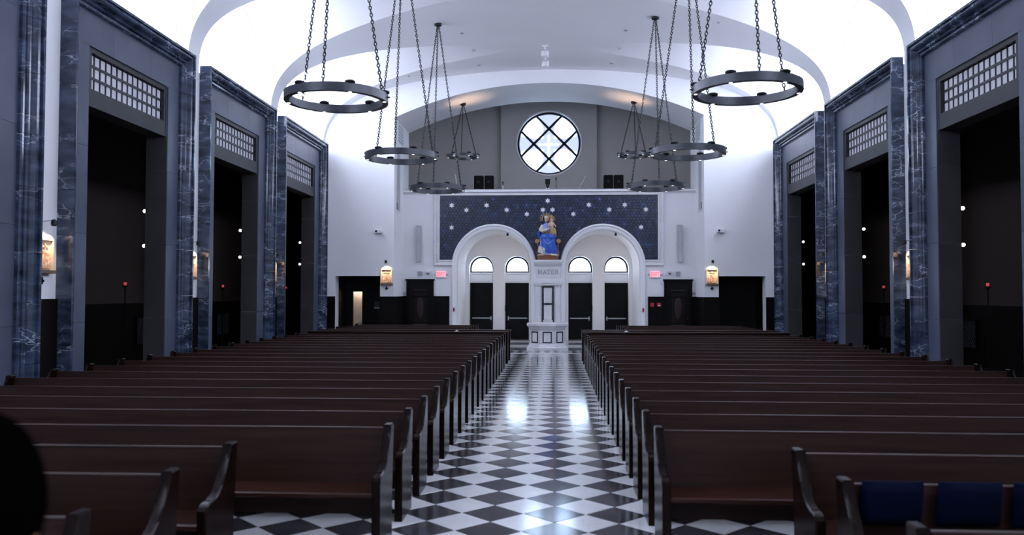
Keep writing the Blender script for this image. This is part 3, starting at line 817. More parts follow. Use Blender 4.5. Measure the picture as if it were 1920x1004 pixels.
# vestibules behind the two dark openings
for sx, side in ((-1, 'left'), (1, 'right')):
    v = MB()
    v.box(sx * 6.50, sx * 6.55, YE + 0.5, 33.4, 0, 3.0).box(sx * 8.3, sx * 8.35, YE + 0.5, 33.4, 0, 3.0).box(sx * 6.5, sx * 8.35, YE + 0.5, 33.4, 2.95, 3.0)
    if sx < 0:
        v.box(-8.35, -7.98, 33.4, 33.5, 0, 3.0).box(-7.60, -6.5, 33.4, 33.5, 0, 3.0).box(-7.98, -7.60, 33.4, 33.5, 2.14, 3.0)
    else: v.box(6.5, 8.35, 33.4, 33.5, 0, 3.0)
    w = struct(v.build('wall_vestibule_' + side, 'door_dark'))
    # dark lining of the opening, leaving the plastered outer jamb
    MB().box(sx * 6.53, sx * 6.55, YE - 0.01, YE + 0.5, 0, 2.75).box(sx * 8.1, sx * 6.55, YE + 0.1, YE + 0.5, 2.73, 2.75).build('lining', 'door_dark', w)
d = struct(empty('door_7', (-7.8, 33.9, 0)))
lf_ = MB().box(-0.42, 0.42, 0, 0.05, 0.01, 2.3).build('leaf', 'beige_paint', d)
for z0, z1 in ((0.25, 0.7), (0.85, 2.1)):
    MB().box(-0.16, -0.13, -0.012, 0, z0, z1).box(0.13, 0.16, -0.012, 0, z0, z1).box(-0.13, 0.13, -0.012, 0, z0, z0 + 0.03).box(-0.13, 0.13, -0.012, 0, z1 - 0.03, z1).build('panel_moulding', 'beige_paint', lf_)
MB().lathe([(0.03, -0.09), (0.035, -0.06), (0.012, -0.04), (0.012, 0)], (0.14, 0, 0.72), 12, 'y').build('knob', 'black_metal', lf_)
MB().box(-8.5, -7.0, 33.95, 34.05, 0, 2.6).box(-8.5, -8.4, 33.5, 33.95, 0, 2.6).box(-7.1, -7.0, 33.5, 33.95, 0, 2.6).box(-8.5, -7.0, 33.5, 34.05, 2.6, 2.7).build('closet_wall', 'beige_paint', d).location = (7.8, -33.9, 0)
ll = bpy.data.lights.new('closet_lamp', 'POINT'); ll.energy = 28; ll.color = (1, 0.86, 0.72); ll.shadow_soft_size = 0.08
lo = bpy.data.objects.new('closet_lamp', ll); C.objects.link(lo); lo.location = (-7.8, 33.68, 2.4)
o = thing('notice_holder', 'small grey notice holder on dark wall right of the beige door', 'notice holder', (-6.95, 33.38, 1.45))
MB().box(-0.14, 0.14, -0.02, 0.02, 0, 0.30).build('back_plate', 'transom_beam', o); MB().box(-0.14, 0.14, -0.06, -0.02, 0, 0.05).build('tray', 'grey_plastic', o)

# wall behind the camera
struct(MB().box(-9.3, 9.3, YB - 0.2, YB, 0, 11.2).build('wall_front', 'plaster'))

# ================================================================== PEWS
XI, XO = 1.10, 7.05
END = [(0.055, 0.95), (0.05, 0.90), (0.0, 0.42), (0.0, 0.0), (-0.50, 0.0), (-0.50, 0.57), (-0.485, 0.595), (-0.45, 0.61), (-0.38, 0.615), (-0.30, 0.635), (-0.22, 0.69), (-0.155, 0.76), (-0.10, 0.84), (-0.065, 0.90), (-0.055, 0.95)]
def end_mesh():
    m = MB(); b = 0.012
    cy = sum(p[0] for p in END) / len(END); cz = 0.4
    ins = [(y + (b if y < cy else -b) * 0.8, z + (b if z < cz else -b) * (0.8 if z > 0.01 else 0)) for y, z in END]
    ins = [(max(y, -0.49), z) for y, z in ins]
    n = len(END); rings = [[(-0.035, *p) for p in ins], [(-0.025, *p) for p in END], [(0.025, *p) for p in END], [(0.035, *p) for p in ins]]
    return m.loft(rings).mesh('end_panel', 'pew_end_wood', True, 25)
EM = end_mesh()
PEWM = {}
def pew_meshes(L):
    key = round(L, 3)
    if key in PEWM: return PEWM[key]
    back = MB().prism([(0.045, 0.90), (0.012, 0.90), (-0.055, 0.44), (-0.055, 0.20), (-0.025, 0.20), (-0.02, 0.44)], 'x', 0.03, L - 0.03).mesh('backrest', 'pew_wood', False)
    rail = MB().prism([(0.050, 0.908), (0.045, 0.914), (0.016, 0.914), (0.010, 0.908), (0.010, 0.898), (0.050, 0.898)], 'x', 0.03, L - 0.03).mesh('top_rail', 'pew_wood', False)
    seat = MB().prism([(-0.06, 0.435), (-0.06, 0.465), (-0.46, 0.472), (-0.485, 0.465), (-0.488, 0.445), (-0.475, 0.43)], 'x', 0.03, L - 0.03).mesh('seat', 'pew_seat_wood', False)
    sup = MB().prism([(-0.06, 0.43), (-0.40, 0.43), (-0.34, 0.05), (-0.36, 0.0), (-0.06, 0.0)], 'x', -0.02, 0.02).mesh('support', 'pew_end_wood')
    kn = MB().prism([(0.12, 0.10), (0.30, 0.10), (0.31, 0.12), (0.30, 0.16), (0.12, 0.16), (0.11, 0.13)], 'x', 0.12, L - 0.12).mesh('kneeler', 'speaker_black')
    PEWM[key] = (back, rail, seat, sup, kn); return PEWM[key]
def pew(sx, xin, y, label, group, xout=XO):
    L = xout - xin
    x0 = xin if sx > 0 else -xout
    t = thing('pew', label, 'pew', (x0, y, 0), group)
    back, rail, seat, sup, kn = pew_meshes(L)
    link('end_panel', EM, t, (0.035, 0, 0)); link('end_panel', EM, t, (L - 0.035, 0, 0))
    link('backrest', back, t); link('top_rail', rail, t); link('seat', seat, t)
    for f in (1 / 3, 2 / 3): link('support', sup, t, (L * f, 0, 0))
    return t
ROWS = [6.965 + 0.945 * i for i in range(18)]
for sx, side in ((-1, 'left'), (1, 'right')):
    for i, y in enumerate(ROWS):
        if i == 0: lab = 'foremost long brown pew reaching the checkered aisle in the %s block' % side
        else: lab = 'long brown pew along the aisle in the %s block, %s row counting from the front' % (side, ORD[i])
        pew(sx, XI, y, lab, '%s block pews along the aisle' % side)
    for i, y in enumerate((6.02, 5.075, 4.08)):
        lab = ['shorter brown pew stepping back from the aisle just ahead of the %s block' % side,
               'shorter brown pew set back from the aisle, middle of three before the %s block' % side,
               'frontmost shorter brown pew at the photo bottom before the %s block' % side][i]
        if sx > 0 and i == 1: lab = 'shorter brown pew with blue cushions on its backrest, right of the aisle'
        pew(sx, 2.09 if sx < 0 else 1.97, y, lab, 'short front pews')
    for i, y in enumerate((26.45, 27.35, 28.25, 29.15, 30.05)):
        pew(sx, 2.5, y, 'far brown pew behind the cross rail on the %s, %s row back' % (side, ORD[i]), 'far %s pews' % side)
    # tall panelled barriers closing the block
    for i, (y, xo) in enumerate(((24.33, XO), (25.55, XO))):
        t = thing('pew_screen', 'dark wooden screen with ledge closing the %s pew block, %s one' % (side, ('nearer', 'farther')[i]), 'screen', (0, y, 0), 'pew block screens')
        MB().box(sx * (XI + 0.08), sx * (xo - 0.08), -0.02, 0.03, 0.08, 0.90).build('panel', 'pew_wood', t)
        MB().box(sx * (XI - 0.02), sx * (xo + 0.02), -0.14, 0.06, 0.90, 0.945).build('ledge', 'pew_wood', t)
        MB().box(sx * (XI + 0.05), sx * (xo - 0.05), -0.035, 0.04, 0.0, 0.10).build('plinth', 'pew_end_wood', t)
        for xx in (XI, xo - 0.08): MB().bbox(min(sx * xx, sx * (xx + 0.08)), max(sx * xx, sx * (xx + 0.08)), -0.13, 0.05, 0, 0.90, 0.01).build('end_post', 'pew_end_wood', t)
        for j in range(6):
            xx = XI + 0.3 + j * 0.95
            if i == 0: MB().box(sx * xx, sx * (xx + 0.75), -0.03, -0.02, 0.2, 0.8).build('raised_panel', 'pew_wood', t)
# small white cards lying on the screen ledges
for sx, x in ((-1, -2.62), (1, 2.36)):
    o = MB().box(x - 0.06, x + 0.06, 24.21, 24.31, 0.945, 0.955).prism([(x - 0.05, 0.955), (x + 0.05, 0.955), (x, 0.99)], 'y', 24.24, 24.28).build('white_card', 'white_plastic')
    tag(o, 'small white card lying on the dark screen ledge, %s of the aisle' % ('left' if sx < 0 else 'right'), 'card', 'cards on ledges')
# blue cushions leaning on the backrest
def cushion(x, w, lab):
    nx_, nz_ = 10, 8; front = []; bk_ = []
    m = MB(); hgt = 0.25
    def surf(side):
        rows = []
        for j in range(nz_ + 1):
            r = []
            for i in range(nx_ + 1):
                u, v = i / nx_ * 2 - 1, j / nz_ * 2 - 1
                e = max(0, (1 - abs(u) ** 4) * (1 - abs(v) ** 4)) ** 0.5
                zz = v * hgt / 2; th = 0.012 + 0.03 * e
                yy = (zz) * 0.145 + (-th * 2 + 0.004 if side < 0 else 0)
                r.append((u * w / 2 * (1 - 0.03 * abs(v) ** 3) + 0.02 * v, yy, zz))
            rows.append(r)
        return rows
    a, b = surf(-1), surf(1)
    m.grid(a); m.grid(b)
    rim_a = a[0] + [r[-1] for r in a[1:]] + a[-1][::-1][1:] + [r[0] for r in a[::-1]][1:-1]
    rim_b = b[0] + [r[-1] for r in b[1:]] + b[-1][::-1][1:] + [r[0] for r in b[::-1]][1:-1]
    m.loft([rim_a, rim_b], False)
    o = m.build('blue_cushion', 'cushion_blue', None, True, 60); o.location = (x, 5.045, 0.815)
    tag(o, lab, 'cushion', 'blue cushions on the right front pew')
cushion(2.26, 0.36, 'dark blue cushion nearest the aisle, leaning on the right front pew')
cushion(2.71, 0.37, 'middle dark blue cushion leaning on the right front pew')
cushion(3.14, 0.36, 'dark blue cushion cut off by the right edge of the photo')

# ================================================================== CHANDELIERS
def chain_mb(p0, p1, link_len, r):
    m = MB(); p0, p1 = Vector(p0), Vector(p1); d = p1 - p0; L = d.length; n = max(4, int(L / (link_len * 0.78))); t = d.normalized()
    a = t.cross(Vector((0, 1, 0.01))).normalized(); b = t.cross(a)
    for i in range(n):
        c = p0 + d * ((i + 0.5) / n); u = a if i % 2 else b
        pts = []
        for k in range(8):
            q = 2 * math.pi * k / 8
            pts.append(c + t * (link_len / 2 * math.cos(q)) + u * (link_len * 0.27 * math.sin(q)))
        m.tube(pts, r, 4, True)
    return m
def ring_chandelier(Rad, drop, lab, loc, up_spot=0):
    t = thing('ring_chandelier', lab, 'chandelier', loc, 'ring chandeliers')
    n = 72; hh = 0.14 * Rad / 0.87; wd = 0.095 * Rad / 0.87
    prof = [(Rad - wd, 0), (Rad, 0), (Rad, hh), (Rad - wd * 0.85, hh), (Rad - wd * 0.85, hh * 0.25), (Rad - wd, hh * 0.25), (Rad - wd, 0)]
    rows = [[(r * math.cos(2 * math.pi * i / n), r * math.sin(2 * math.pi * i / n), z) for i in range(n + 1)] for r, z in prof]
    MB().grid(rows).build('ring', 'ring_metal', t, True, 40)
    for k in range(6):
        a = R(60 * k); x, y = (Rad - wd / 2) * math.cos(a), (Rad - wd / 2) * math.sin(a)
        dl = MB().lathe([(0.075, hh), (0.085, hh + 0.012), (0.085, hh + 0.035), (0.06, hh + 0.05)], (x, y, 0), 18).build('downlight', 'black_metal', t, True, 40)
        MB().lathe([(0.030, -0.006), (0.030, 0.004)], (x, y, 0), 14).build('lens', 'lens_glow', dl)
    for k in range(2):
        s = 1 - 2 * k
        MB().tube([(s * (Rad - 0.01), 0, hh * 0.55), (s * (Rad + 0.05), 0, hh * 0.55)], [0.02, 0.008], 8).build('pin', 'black_metal', t)
    for a in (30, 150, 270):
        x, y = (Rad - wd / 2) * math.cos(R(a)), (Rad - wd / 2) * math.sin(R(a))
        chain_mb((x, y, hh), (0.03 * math.cos(R(a)), 0.03 * math.sin(R(a)), drop - 0.05), 0.08 * (Rad / 0.87) ** 0.5, 0.0105).build('chain', 'chain_metal', t)
    MB().lathe([(0.02, drop - 0.09), (0.05, drop - 0.08), (0.11, drop - 0.06), (0.12, drop - 0.02), (0.12, drop + 0.03)], (0, 0, 0), 18).build('canopy', 'black_metal', t, True, 40)
    return t
RZ = 5.30
proto = None
for sx, side in ((-1, 'left'), (1, 'right')):
    for i, y in enumerate((13.72, 19.66, 25.75)):
        dl = 0.0
        lab = 'dark metal ring chandelier on the %s, %s' % (side, ['nearest and largest in view', 'second from the camera, halfway down the nave', 'third from the camera, near the end wall'][i])
        if proto is None:
            proto = ring_chandelier(0.87, zmain(3.45) - RZ, lab, (sx * 3.43, y, RZ)); o = proto
        else:
            o = copy_tree(proto); o['label'] = lab
        o.location = (sx * (3.43 if sx < 0 else 3.38), y - (0.3 if sx > 0 else 0), RZ)
    z4 = arch_z(3.48)
    ring_chandelier(0.64, z4 - 7.63, 'small dark ring chandelier hanging under the loft arch on the %s' % side, (sx * 3.48, 33.4, 7.63))
    # the small rings also throw warm light on the soffit
    ll = bpy.data.lights.new('soffit_lamp', 'SPOT'); ll.energy = 70; ll.color = (1.0, 0.66, 0.42); ll.spot_size = R(88); ll.spot_blend = 1.0; ll.shadow_soft_size = 0.1
    lo = bpy.data.objects.new('soffit_lamp', ll); C.objects.link(lo); lo.location = (sx * 3.3, 33.0, 8.45); lo.rotation_euler = (R(180), 0, 0)

# ================================================================== STATIONS, WALL DEVICES
def station(loc, rotz, lab, energy=42):
    t = thing('relief_plaque', lab, 'plaque', loc, 'lit relief plaques'); t.rotation_euler = (0, 0, rotz)
    MB().box(-0.21, 0.21, -0.05, 0, 0, 0.55).build('back_panel', 'relief_frame', t)
    for s_x in (-0.22, 0.185): MB().box(s_x, s_x + 0.035, -0.10, -0.05, 0, 0.53).build('side_post', 'relief_frame', t)
    # arched head
    pts = [(-0.22, 0.53)] + [(-0.22 * math.cos(math.pi * i / 12), 0.53 + 0.10 * math.sin(math.pi * i / 12)) for i in range(13)] + [(0.22, 0.53)]
    MB().prism(pts, 'y', -0.10, 0).build('arched_head', 'relief_frame', t)
    rnd = random.Random(int(loc[0] * 31 + loc[1] * 17))
    for i in range(4):
        x = -0.13 + i * 0.087 + rnd.uniform(-0.015, 0.015); hgt = rnd.uniform(0.20, 0.34)
        rings = []
        for f, rr in ((0, 0.045), (0.35, 0.04), (0.7, 0.034), (0.8, 0.018), (0.86, 0.026), (0.95, 0.024), (1.0, 0.008)):
            rings.append([(x + rr * math.cos(R(45 * q)), -0.062 + rr * 0.7 * math.sin(R(45 * q)), 0.03 + f * hgt) for q in range(8)])
        MB().loft(rings).build('relief_figure', 'relief', t, True, 60)
    MB().box(-0.014, 0.014, -0.07, -0.05, 0.2, 0.5).box(-0.10, 0.10, -0.07, -0.05, 0.4, 0.43).build('relief_cross', 'relief', t)
    MB().box(-0.24, 0.24, -0.13, 0, -0.06, 0).build('shelf', 'relief_shelf', t)
    MB().box(-0.025, 0.025, -0.03, 0, -0.25, -0.12).box(-0.06, 0.06, -0.03, 0, -0.21, -0.17).build('small_cross', 'black_metal', t)
    lamp = MB().tube([(0, 0, 0.86), (0, -0.16, 0.88), (0, -0.22, 0.86)], 0.012, 8).build('lamp_arm', 'steel', t)
    MB().lathe([(0.035, 0.78), (0.05, 0.80), (0.045, 0.88), (0.02, 0.90)], (0, -0.22, 0), 12).build('lamp_head', 'black_metal', lamp)
    ll = bpy.data.lights.new('plaque_lamp', 'SPOT'); ll.energy = energy; ll.color = (1.0, 0.74, 0.50); ll.spot_size = R(95); ll.spot_blend = 0.7; ll.shadow_soft_size = 0.03
    lo = bpy.data.objects.new('plaque_lamp', ll); C.objects.link(lo); lo.parent = t; lo.location = (0, -0.22, 0.76); lo.rotation_euler = (R(24), 0, 0)
    return t
for sx, side in ((-1, 'left'), (1, 'right')):
    station((sx * 6.27, YE, 2.46), 0, 'lit relief plaque on the white end wall, %s of the arches' % side)
    for k in (0, 1, 2):
        if sx > 0 and k < 1: continue
        y = PORT_C[k] + PER / 2
        station((sx * WALL, y, 2.46), R(90) if sx < 0 else R(-90),
                'lit relief plaque on the %s pier between the %s' % (side, ['edge portal and nearest portal', 'nearest and middle portals', 'middle and far portals'][k]))

# aisle sconces with two globes, and small red votive lamps on stands
for sx, side in ((-1, 'left'), (1, 'right')):
    for k in (1, 2, 3):
        bay = ['', 'nearest', 'middle', 'far'][k]
        y = (19.57, 25.69, 31.84)[k - 1]
        t = thing('globe_sconce', 'slim sconce with two glowing globes inside the %s portal on the %s' % (bay, side), 'sconce', (sx * (9.3 if k == 3 else 9.24), y, 3.0), 'two-globe aisle sconces')
        MB().bbox(min(0, sx * 0.05), max(0, sx * 0.05), -0.04, 0.04, 0, 1.3, 0.01).build('back_plate', 'black_metal', t)
        ax = 9.72 - (9.3 if k == 3 else 9.24)
        for z_ in (0.21, 1.06):
            arm = MB().tube([(0.05 * sx, 0, z_), ((ax - 0.05) * sx, 0, z_)], 0.015, 8).build('arm', 'black_metal', t)
            MB().sphere((ax * sx, 0, z_), 0.047, seg=14, rings=8).build('globe', 'globe_glow', arm, True)
        y = ((19.98, 26.03, 32.3) if sx < 0 else (19.85, 25.96, 31.6))[k - 1]
        t = thing('votive_stand', 'slim stand with tiny glowing red votive lamp inside the %s portal on the %s' % (bay, side), 'votive stand', (sx * 10.4, y, 0), 'red votive stands')
        MB().lathe([(0.16, 0), (0.16, 0.03), (0.03, 0.06), (0.02, 0.1)], (0, 0, 0), 16).build('foot', 'black_metal', t)
        MB().lathe([(0.018, 0.1), (0.018, 2.18), (0.07, 2.22), (0.07, 2.25)], (0, 0, 0), 10).build('pole', 'black_metal', t)
        MB().lathe([(0.025, 2.25), (0.035, 2.27), (0.035, 2.32), (0.03, 2.33)], (0, 0, 0), 14).build('red_glass', 'red_glow', t, True, 50)

# exit signs with letters
STROKES = {'E': [((0, 0), (0, 1)), ((0, 1), (.6, 1)), ((0, .5), (.5, .5)), ((0, 0), (.6, 0))],
           'X': [((0, 0), (.6, 1)), ((0, 1), (.6, 0))],
           'I': [((.1, 0), (.1, 1))],
           'T': [((.3, 0), (.3, 1)), ((0, 1), (.6, 1))],
           'M': [((0, 0), (0.08, 1)), ((0.08, 1), (.42, .1)), ((.42, .1), (.76, 1)), ((.76, 1), (.84, 0)), ((-.08, 0), (.1, 0)), ((.74, 0), (.94, 0)), ((-.06, 1), (.1, 1)), ((.74, 1), (.9, 1))],
           'A': [((0, 0), (.36, 1)), ((.36, 1), (.72, 0)), ((.14, .36), (.58, .36)), ((-.08, 0), (.12, 0)), ((.6, 0), (.82, 0))],
           'R': [((0, 0), (0, 1)), ((0, 1), (.35, 1)), ((.35, 1), (.5, .88)), ((.5, .88), (.5, .66)), ((.5, .66), (.35, .52)), ((.35, .52), (0, .52)), ((.28, .52), (.62, 0)), ((-.08, 0), (.12, 0)), ((.56, 0), (.72, 0))]}
SER_T = STROKES['T'] + [((.2, 0), (.4, 0)), ((0, 1), (0, .84)), ((.6, 1), (.6, .84))]
SER_E = STROKES['E'] + [((.6, 1), (.6, .84)), ((.6, 0), (.6, .16)), ((-.06, 0), (0, 0)), ((-.06, 1), (0, 1))]
def letter(strokes, size, thick, depth, name, mat, parent, loc):
    m = MB()
    for (a, b) in strokes:
        ax, az, bx, bz = a[0] * size, a[1] * size, b[0] * size, b[1] * size
        dx, dz = bx - ax, bz - az; L_ = math.hypot(dx, dz); ux, uz = dx / L_, dz / L_; h = thick / 2
        p = [(ax - ux * h - uz * h, az - uz * h + ux * h), (ax - ux * h + uz * h, az - uz * h - ux * h), (bx + ux * h + uz * h, bz + uz * h - ux * h), (bx + ux * h - uz * h, bz + uz * h + ux * h)]
        m.prism(p, 'y', -depth, 0)
    o = m.build(name, mat, parent); o.location = loc; return o
for sx, side, x in ((-1, 'left', -4.41), (1, 'right', 4.35)):
    t = thing('exit_sign', 'red lit EXIT sign with two emergency lamps, %s of the arches' % side, 'sign', (x, YC, 2.74), 'exit signs')
    MB().bbox(-0.19, 0.19, -0.06, 0, 0.02, 0.24, 0.012).build('face', 'exit_glow', t)
    MB().box(-0.20, 0.20, -0.07, 0, -0.02, 0.02).build('housing', 'white_plastic', t)
    xx = -0.155
    for ch in 'EXIT':
        letter(STROKES[ch], 0.145, 0.03, 0.006, 'letter', 'exit_letter', t, (xx, -0.06, 0.06)); xx += 0.09 if ch != 'I' else 0.055
    for s in (-1, 1):
        el = MB().lathe([(0.02, 0.0), (0.04, 0.06), (0.042, 0.08)], (0, 0, 0), 12, 'x').build('emergency_lamp', 'grey_plastic', t); el.location = (s * 0.20, -0.04, 0.11); el.scale = (s, 1, 1)
    t = thing('dome_camera', 'small white dome security camera beside the %s exit sign' % side, 'camera', (sx * 4.93, YC, 2.93), 'dome cameras')
    MB().bbox(-0.09, 0.09, -0.16, 0, 0.0, 0.08, 0.015).build('mount', 'white_plastic', t)
    MB().sphere((0, -0.09, -0.02), 0.07, seg=14, rings=8).build('dome', 'grey_plastic', t, True)
    MB().sphere((0, -0.145, -0.03), 0.028, seg=10, rings=6).build('lens', 'black_metal', t, True)
    t = thing('wall_box', 'small flat grey box on the wall beside the %s dome camera' % side, 'box', (sx * 5.28, YC, 2.80), 'wall boxes')
    MB().bbox(-0.09, 0.09, -0.04, 0, 0, 0.18, 0.01).build('cover', 'grey_plastic', t); MB().box(-0.07, 0.07, -0.045, -0.04, 0.02, 0.16).build('plate', 'speaker_grey', t)
    t = thing('projector_box', 'small white device with black lens high on the %s end wall' % side, 'device', (sx * 6.6, YE, 4.42), 'white wall devices')
    MB().bbox(-0.14, 0.14, -0.16, 0, 0, 0.14, 0.02).build('body', 'white_plastic', t); MB().lathe([(0.04, -0.17), (0.045, -0.155)], (-0.07, 0, 0.07), 14, 'y').build('lens', 'black_metal', t)
    # curved column loudspeaker
    t = thing('column_speaker', 'tall slim grey column loudspeaker on the %s of the mosaic' % side, 'loudspeaker', (sx * (5.33 if sx < 0 else 5.35), YC, 3.34), 'column loudspeakers')
    pr = [(-0.16 - 0.10 * (1 - ((z_ - 0.95) / 0.95) ** 2) * 0.5 + (-0.10 if z_ < 0.3 else 0) * (0.3 - z_) / 0.3, z_) for z_ in [0.0, 0.1, 0.2, 0.3, 0.5, 0.8, 1.1, 1.3, 1.53]]
    MB().prism(pr + [(p[0] + 0.12, p[1]) for p in reversed(pr)], 'x', -0.095, 0.095).build('cabinet', 'speaker_grey', t, True, 40)
    MB().prism([(p[0] - 0.008, 0.03 + p[1] * 0.96) for p in pr] + [(p[0], 0.03 + p[1] * 0.96) for p in reversed(pr)], 'x', -0.08, 0.08).build('grille', 'grey_plastic', t, True, 40)
    MB().box(-0.02, 0.02, -0.08, 0, 0.7, 0.74).box(-0.02, 0.02, -0.08, 0, 1.2, 1.24).box(-0.16, -0.1, -0.03, 0, 0.7, 0.74).box(0.1, 0.16, -0.03, 0, 0.7, 0.74).build('bracket', 'white_plastic', t)
    t = thing('thermostat', 'small round-faced thermostat on the white wall left of door' if sx < 0 else 'small round-faced thermostat on the white wall right of door', 'thermostat', (sx * 5.93, YC, 2.03), 'thermostats')
    MB().bbox(-0.06, 0.06, -0.03, 0, 0, 0.12, 0.01).build('plate', 'white_plastic', t); MB().lathe([(0.035, -0.045), (0.045, -0.03)], (0, 0, 0.06), 16, 'y').build('dial', 'grey_plastic', t)
for i, x in enumerate((4.22, 4.5)):
    t = thing('fire_alarm', ['red fire alarm box on dark wainscot, nearer the right arch', 'red rimmed alarm pull box on dark wainscot, nearer the right door'][i], 'alarm', (x, YC - 0.05, 1.55), 'red alarm boxes')
    MB().bbox(-0.08, 0.08, -0.05, 0, 0, 0.16, 0.01).build('case', 'red_box', t); MB().box(-0.05, 0.05, -0.06, -0.05, 0.03, 0.07).build('handle', 'white_plastic' if i else 'red_box', t)
for sx in (-1, 1):
    t = thing('call_point', 'tiny dark red call point on the %s arch jamb' % ('left' if sx < 0 else 'right'), 'call point', (sx * 3.86, YC - 0.1, 1.33), 'call points')
    MB().bbox(-0.03, 0.03, -0.03, 0.03, 0, 0.16, 0.006).build('case', 'red_box', t); MB().box(-0.015, 0.015, -0.036, -0.03, 0.06, 0.1).build('button', 'black_metal', t)
# two ceiling spotlights and the small ceiling sensors
for y, w in ((28.74, 'nearer'), (30.05, 'farther')):
    t = thing('ceiling_spotlight', 'small white ceiling spotlight at the vault crown, %s of two' % w, 'spotlight', (-0.07, y, 10.8), 'crown spotlights')
    MB().box(-0.12, 0.12, -0.06, 0.06, -0.06, 0.02).build('base', 'white_plastic', t); MB().lathe([(0.03, -0.06), (0.03, -0.16)], (0, 0, 0), 8).build('stem', 'white_plastic', t)
    MB().lathe([(0.11, -0.40), (0.13, -0.38), (0.13, -0.2), (0.06, -0.15)], (0, 0, 0), 18).build('lamp_body', 'white_plastic', t, True, 40)
    MB().lathe([(0.145, -0.22), (0.145, -0.18)], (0, 0, 0), 18).build('collar', 'grey_plastic', t)
for i, (x, y) in enumerate([(-2.8, 26.9), (2.6, 26.9), (-2.6, 28.9), (2.55, 28.9), (-2.6, 30.8), (2.4, 30.8), (-5.3, 30.9), (5.3, 25.2), (-5.4, 25.2)]):
    t = thing('ceiling_sensor', 'tiny flush sensor in the white vault, %s of its kind from the camera' % ORD[i], 'sensor', (x, y, zmain(x)), 'flush ceiling sensors')
    MB().lathe([(0.05, -0.02), (0.07, -0.005), (0.07, 0.03)], (0, 0, 0), 14).build('housing', 'grey_plastic', t); MB().lathe([(0.02, -0.035), (0.03, -0.02)], (0, 0, 0), 10).build('sprinkler_tip', 'steel', t)
# small downlights at the crown of each niche
for sx, side in ((-1, 'left'), (1, 'right')):
    t = thing('niche_spotlight', 'tiny dark spotlight under the crown of the %s arch' % side, 'spotlight', (sx * 2.23 + 0.55, YC + 0.25, 3.2 + math.sqrt(RI * RI - 0.3025)), 'niche spotlights')
    MB().lathe([(0.04, -0.03), (0.04, 0.02)], (0, 0, 0), 12).build('base', 'grey_plastic', t); MB().lathe([(0.045, -0.13), (0.05, -0.12), (0.04, -0.03)], (0, 0, 0), 12).build('lamp_body', 'black_metal', t)
    ll = bpy.data.lights.new('niche_lamp', 'SPOT'); ll.energy = 60; ll.color = (1.0, 0.86, 0.80); ll.spot_size = R(150); ll.spot_blend = 1; ll.shadow_soft_size = 0.1
    lo = bpy.data.objects.new('niche_lamp', ll); C.objects.link(lo); lo.parent = t; lo.location = (0, 0, -0.16); lo.rotation_euler = (R(40), 0, 0)
# warm floor uplights in the niches
for i, x in enumerate((-3.55, -2.22, 2.22, 3.55)):
    t = thing('floor_uplight', 'small brass floor uplight in the arch niches, %s from left' % ORD[i], 'uplight', (x, YI - 0.22, 0), 'niche uplights')
    MB().lathe([(0.07, 0), (0.08, 0.03), (0.06, 0.04)], (0, 0, 0), 16).build('housing', 'steel', t); MB().lathe([(0.05, 0.04), (0.045, 0.045)], (0, 0, 0), 14).build('lens', 'globe_glow', t)
    ll = bpy.data.lights.new('uplight_lamp', 'SPOT'); ll.energy = 30 if abs(x) < 3 else 10; ll.color = (1.0, 0.66, 0.36); ll.spot_size = R(50); ll.spot_blend = 1; ll.shadow_soft_size = 0.04
    lo = bpy.data.objects.new('uplight_lamp', ll); C.objects.link(lo); lo.parent = t; lo.location = (0, 0, 0.08); lo.rotation_euler = (R(188), 0, 0)

# ================================================================== PEDESTAL, STATUE, FONT
YP = 33.0
t = thing('marble_pedestal', 'white marble pedestal with black inlay and MATER inscription below the statue', 'pedestal', (0.0, YP, 0))
MB().box(-0.50, 0.50, 0, 0.85, 0, 2.55).build('shaft', 'white_marble', t)
for sx in (-1, 1): MB().box(sx * 0.29, sx * 0.50, -0.06, 0, 0, 2.40).build('pilaster', 'white_marble', t)
MB().box(-0.56, 0.56, -0.10, 0.85, 2.40, 2.46).box(-0.60, -0.2, -0.12, 0.85, 2.46, 2.56).box(0.2, 0.60, -0.12, 0.85, 2.46, 2.56).box(-0.2, 0.2, -0.10, 0.85, 2.48, 2.60).box(-0.52, 0.52, -0.05, 0.85, 2.56, 2.70).build('neck_moulding', 'white_marble', t)
MB().box(-0.50, 0.50, -0.06, 0.85, 2.70, 3.17).build('inscription_block', 'white_marble', t)
cr = MB()
for o_, z0, z1 in ((0.52, 3.17, 3.21), (0.55, 3.21, 3.27), (0.585, 3.27, 3.33), (0.61, 3.33, 3.42)): cr.box(-o_, o_, -0.06 - (o_ - 0.5), 0.85, z0, z1)
cr.build('cornice', 'white_marble', t)
MB().box(-0.46, 0.46, 0.85, YC - YP - 0.1, 0, 3.42).build('backing_pier', 'plaster', t)
for sx in (-1, 1): MB().box(sx * 0.16, sx * 0.24, -0.03, 0, 0.0, 2.38).build('inlay_strip', 'black_marble', t)
for z0 in (2.31, 1.62, 0.95, 0.3): MB().box(-0.16, 0.16, -0.03, 0, z0, z0 + 0.075).build('inlay_strip', 'black_marble', t)
for z0, z1 in ((1.70, 2.31), (1.03, 1.62), (0.38, 0.95)): MB().box(-0.16, 0.16, -0.018, 0, z0, z1).build('inlay_panel', 'white_marble', t)
MB().box(-0.19, 0.19, -0.2, -0.03, 0.90, 1.02).build('spout_block', 'white_marble', t)
xx = -0.385
for ch, w_ in (('M', 0.205), ('A', 0.165), ('T', 0.165), ('E', 0.16), ('R', 0.15)):
    st = {'T': SER_T, 'E': SER_E}.get(ch, STROKES[ch])
    letter(st, 0.155, 0.016, 0.008, 'letter', 'letter_grey', t, (xx, -0.061, 2.86)); xx += w_

